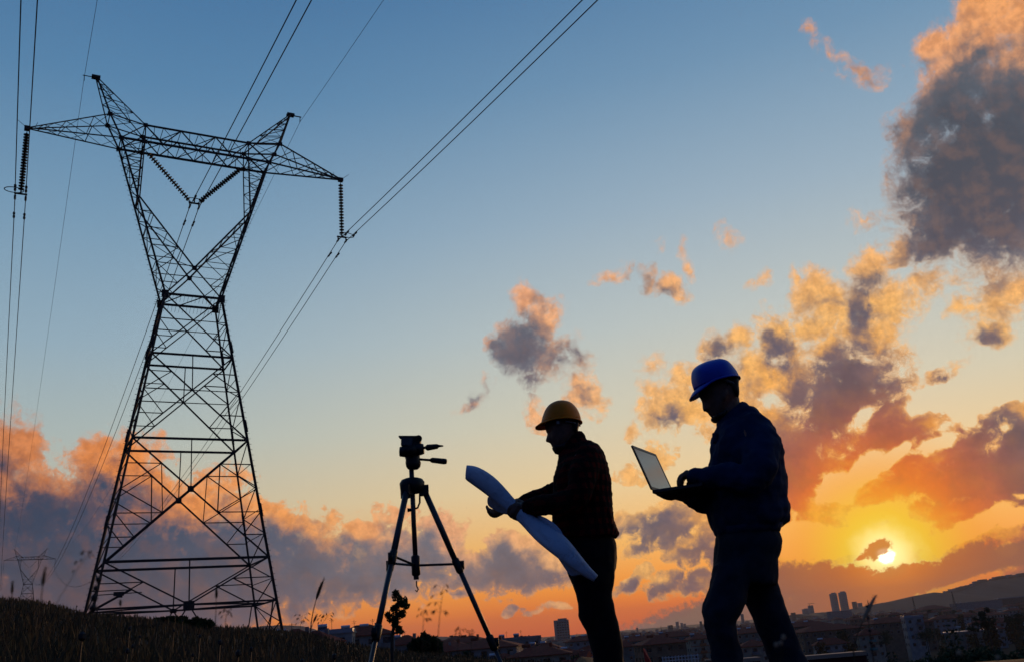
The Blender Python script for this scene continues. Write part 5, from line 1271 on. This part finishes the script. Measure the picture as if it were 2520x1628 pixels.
tree(2285,1496,1508,500,22,'small round tree before the factory hall',33)
tree(2350,1498,1512,560,22,'round greenish tree with lit top beside the grey factory',34)
tree(1492,1580,1606,300,30,'small dark tree hidden behind the dark trouser leg',35)
tree(2285,1545,1590,200,70,'dark tree between the white block and the tall tree',36)
tree(2180,1550,1592,260,60,'dark tree right of the cream building with teal panels',37)
tree(2080,1545,1570,300,30,'small dark tree left of the cream building with teal panels',38)
tree(2510,1500,1540,240,50,'dark tree at the very right edge over the shed',39)

# low wall, red cover and fence at the bottom
def slab_wall(px0, px1, y0, y1, Y, label, body_h=1.0):
    a, b0 = at(px0, y0, Y), at(px1, y1, Y); L_ = (b0-a).length; c = (a+b0)/2
    r_ = empty('low_wall', c, math.atan2(b0.y-a.y, b0.x-a.x), label, 'wall')
    MB().box((0, 0, -.05), (L_, .5, .1)).build('coping', M_CONC2, r_); MB().box((0, .02, -.1-body_h/2), (L_, .35, body_h)).build('wall', M_BRICKR, r_)
M_CONC2 = mat('warm concrete coping', (.42, .26, .17), .85)
slab_wall(1972,2125,1610,1603,26,'low dark red wall with pale coping at the bottom right of the denim leg', 1.6)
slab_wall(1822,1866,1618,1615,27,'short stretch of wall with pale coping between the striding legs', 1.4)
slab_wall(1735,1756,1621,1620,60,'tiny pale ledge at the bottom left of the striding leg', 1.0)
c = at(1595, 1612, 60); cov = empty('red_cover', c, 0, 'pointed red cloth cover standing between the two people at the bottom edge', 'cover')
MB().add([(-.28, 0, .45), (-.12, .3, .42), (.3, 0, -.75), (-.2, -.1, -.75), (.25, .5, -.75)], [(0, 3, 2), (0, 2, 1), (1, 2, 4), (0, 1, 4, 3)]).build('cloth', mat('red cloth', (.35, .015, .01), .8), cov)
fn = at(1675, 1622, 110); fence = empty('white_fence', fn, 0, 'white rail fence at the bottom edge between the two people', 'fence')
for i in range(12): MB().box((-2+i*.36, 0, 0), (.07, .07, 1.0)).build('post', M_TANK, fence)
MB().box((0, 0, .35), (4.2, .05, .08)).build('rail', M_TANK, fence); MB().box((0, 0, 0), (4.2, .05, .08)).build('rail', M_TANK, fence)

# ------------------------------------------------------------------ grass
M_GRASS = mat('dry grass', (0.15, 0.088, 0.04), 0.9, 0, 0, 0.35, (0.095, 0.068, 0.03), spec=0.1)
M_SEED = mat('dry seed head', (0.10, 0.065, 0.035), 0.9, 0, .3, 40, spec=.1)
M_SEEDP = mat('pale seed head', (0.42, 0.27, 0.16), 0.9)
N = 52000
gv = np.zeros((N, 4, 3)); 
for i in range(N):
    a = R_(random.uniform(-37, 20) if random.random() < .75 else random.uniform(-37, -4)); 
    r = math.exp(random.uniform(math.log(1.6), math.log(66)))
    if math.degrees(a) > 2: r = math.exp(random.uniform(math.log(1.6), math.log(13)))
    x, y = r*math.sin(a), r*math.cos(a); z = ground_z(x, y)-.01
    h = random.uniform(.10, .30)*(1 if r > 12 else .6+.4*r/12)*(1.25 if random.random() < .1 else 1); w = .004+.0006*r; q = random.uniform(0, math.pi)
    cx_, cy_ = math.cos(q)*w, math.sin(q)*w; lx, ly = random.gauss(0, .25)*h, random.gauss(0, .25)*h
    gv[i] = ((x-cx_, y-cy_, z), (x+cx_, y+cy_, z), (x+lx*.5+cx_*.6, y+ly*.5+cy_*.6, z+h*.6), (x+lx, y+ly, z+h))
me = bpy.data.meshes.new('grass'); me.vertices.add(N*4); me.vertices.foreach_set('co', gv.ravel())
fi = np.arange(N)[:, None]*4+np.array([[0, 1, 2, 0, 2, 3]]); me.loops.add(N*6); me.loops.foreach_set('vertex_index', fi.ravel())
me.polygons.add(N*2); me.polygons.foreach_set('loop_start', np.arange(N*2)*3); me.polygons.foreach_set('loop_total', np.full(N*2, 3)); me.update(); me.validate()
me.materials.append(M_GRASS); go = obj('grass', me); tag(go, 'dry dark grass covering the hillside', 'grass', kind='stuff')
# small thistle heads in the grass
wd = MB(); rg = random.Random(5)
for i in range(90):
    a = R_(rg.uniform(-33, 2)); r = math.exp(rg.uniform(math.log(2.2), math.log(45))); x, y = r*math.sin(a), r*math.cos(a); z = ground_z(x, y); h = rg.uniform(.2, .42)*(.75 if r < 4 else 1)
    wd.tube([(x, y, z), (x+.02, y, z+h)], .0025+.0003*r, 3); s_ = rg.uniform(.008, .016)*(1+r*.02)
    wd.lathe([(.002, -s_*1.2), (s_, -s_*.5), (s_*.9, s_*.6), (.002, s_*1.2)], 6, M=Matrix.Translation((x+.02, y, z+h)))
o = wd.build('thistles', M_HAIR); tag(o, 'small dark thistle heads scattered through the grass', 'thistles', kind='stuff')

def stalk(base, bend, tip, Y, kind, label, head=.35, r=.0013, hr=.006, mt=None):
    a, b0, c = at(*base, Y), at(*bend, Y), at(*tip, Y); g = ground_z(a.x, a.y)
    dn_ = Vector((-.03, 0, g-a.z)) if a.z > g else Vector((0, 0, -.01))
    r_ = empty('grass_stalk', a+dn_, 0, label, 'grass stalk', 'single grass stalks standing up'); q = lambda t_: (a*(1-t_)**2+b0*2*t_*(1-t_)+c*t_*t_)-a-dn_
    ts = np.linspace(0, 1, 12); MB().tube([Vector((0, 0, 0))]+[q(t_) for t_ in ts], [r*1.3]+[r*(1.2-.7*t_) for t_ in ts], 5).build('stem', M_SEED, r_)
    rg = random.Random(int(base[0])); m_ = MB()
    if kind == 'fox':
        hs = np.linspace(1-head, 1.0, 9); m_.tube([q(t_) for t_ in hs], [hr*v for v in (.3, .8, 1, 1.05, 1, .95, .8, .55, .12)], 7)
        for i in range(60):
            t_ = rg.uniform(1-head, 1); p = q(t_); d = (q(min(1, t_+.05))-q(t_-.05)).normalized()+Vector((rg.gauss(0, .5), rg.gauss(0, .5), rg.gauss(0, .5))); m_.tube([p, p+d.normalized()*hr*2.2], hr*.08, 3)
    elif kind == 'oat':
        for i in range(11):
            t_ = 1-head*rg.random(); p = q(t_); d = Vector((rg.uniform(-1, 1), rg.uniform(-.6, .6), rg.uniform(-.1, .6))).normalized()*hr*rg.uniform(1.5, 4.5)
            m_.tube([p, p+d*.6, p+d], r*.4, 3); e_ = p+d; dn = Vector((d.x*.4, d.y*.4, -hr*1.3)).normalized()
            m_.tube([e_, e_+dn*hr, e_+dn*hr*2.2], [hr*.1, hr*.36, hr*.05], 5)
    else:
        for t_ in np.linspace(1-head, 1, 4): s_ = hr*rg.uniform(.8, 1.3); m_.lathe([(.001, -s_), (s_, -s_*.3), (s_, s_*.4), (.001, s_)], 8, M=Matrix.Translation(q(t_)))
    m_.build('seed_head', mt or M_SEED, r_)
    return r_
stalk((764,1552),(768,1490),(796,1426),2.6,'fox','dark foxtail grass head leaning right between the pylon and the tripod',.38,.0014,.0042)
stalk((764,1552),(768,1535),(779,1513),2.6,'fox','short foxtail beside the taller foxtail right of the pylon',.4,.001,.0028)
stalk((738,1548),(741,1530),(745,1512),2.6,'oat','thin oat stalk left of the foxtail near the pylon foot',.6,.0005,.0040)
stalk((785,1552),(792,1530),(812,1508),2.6,'oat','spreading oat stalk right of the foxtail, nearest the tripod leg side',.7,.0005,.0046)
stalk((1078,1570),(1082,1500),(1092,1442),1.3,'oat','tall blurred oat stalk in the middle of the tripod',.55,.0005,.0034)
stalk((1040,1570),(1041,1530),(1044,1498),1.3,'oat','shorter blurred oat stalk left of the tall one inside the tripod',.5,.0004,.0026)
stalk((1126,1575),(1128,1560),(1134,1545),1.5,'oat','small blurred oat stalk just left of the right tripod leg',.6,.0004,.0024)
stalk((1160,1580),(1162,1565),(1168,1552),1.5,'oat','small blurred oat stalk crossing the right tripod leg',.6,.0004,.0024)
stalk((100,1500),(102,1450),(111,1398),1.0,'fox','tall blurred foxtail at the left beside the distant pylon',.42,.0006,.0018)
stalk((28,1490),(29,1460),(31,1432),1.3,'fox','short blurred foxtail at the far left edge',.5,.0006,.0018)
stalk((228,1530),(226,1470),(242,1424),.9,'bud','dark blurred plant with stacked buds in front of the left pylon foot',.7,.0007,.0032, M_HAIR)
stalk((120,1520),(170,1420),(228,1352),1.0,'oat','faint blurred oat arching up left of the pylon',.35,.0003,.0022)
stalk((300,1510),(296,1490),(296,1478),1.6,'fox','little seed head in front of the pylon near its number plate',.4,.0006,.002)
stalk((530,1530),(532,1490),(533,1445),1.6,'fox','thin upright stalk in front of the pylon right half',.3,.0006,.0022)
stalk((555,1530),(556,1515),(560,1500),1.6,'oat','short oat near the right foot of the pylon',.6,.0005,.003)
stalk((2100,1600),(2108,1545),(2157,1462),1.5,'fox','bent grass head with lit edge in front of the skyline at the right',.42,.0009,.0030, M_SEEDP)
stalk((2148,1610),(2140,1550),(2133,1490),1.5,'bud','leafy dark stalk beside the bent grass head at the right',.75,.0008,.0022, M_HAIR)
for i, (x, y, w_) in enumerate(((1910,1585,'lowest left'), (1921,1580,'middle'), (1928,1565,'upper'))):
    stalk((x-4,1640),(x-2,1610),(x,y),.9,'bud','pale blurred seed head in front of the rear leg, %s of three' % w_,.04,.0004,.0016, M_SEEDP)
stalk((2352,1650),(2355,1620),(2361,1603),.9,'bud','pale blurred seed head over the black shrubs at the lower right',.1,.0004,.0018, M_SEEDP)
stalk((2450,1655),(2453,1635),(2456,1615),.9,'bud','pale blurred seed head near the lower right corner',.1,.0004,.0016, M_SEEDP)

# ------------------------------------------------------------------ haze over the town
M_HAZE = bpy.data.materials.new('haze'); M_HAZE.use_nodes = True; HT_ = NT(M_HAZE.node_tree); HT_.n.clear()
pv = HT_.node('ShaderNodeVolumePrincipled'); pv.inputs['Color'].default_value = (.95, .84, .76, 1); pv.inputs['Density'].default_value = 0.00008; pv.inputs['Anisotropy'].default_value = 0.15
ho = HT_.node('ShaderNodeOutputMaterial'); HT_.l.new(pv.outputs[0], ho.inputs['Volume'])
hz = MB().box((0, 2700, 42), (11000, 7000, 150)).build('haze', M_HAZE); hz['kind'] = 'stuff'
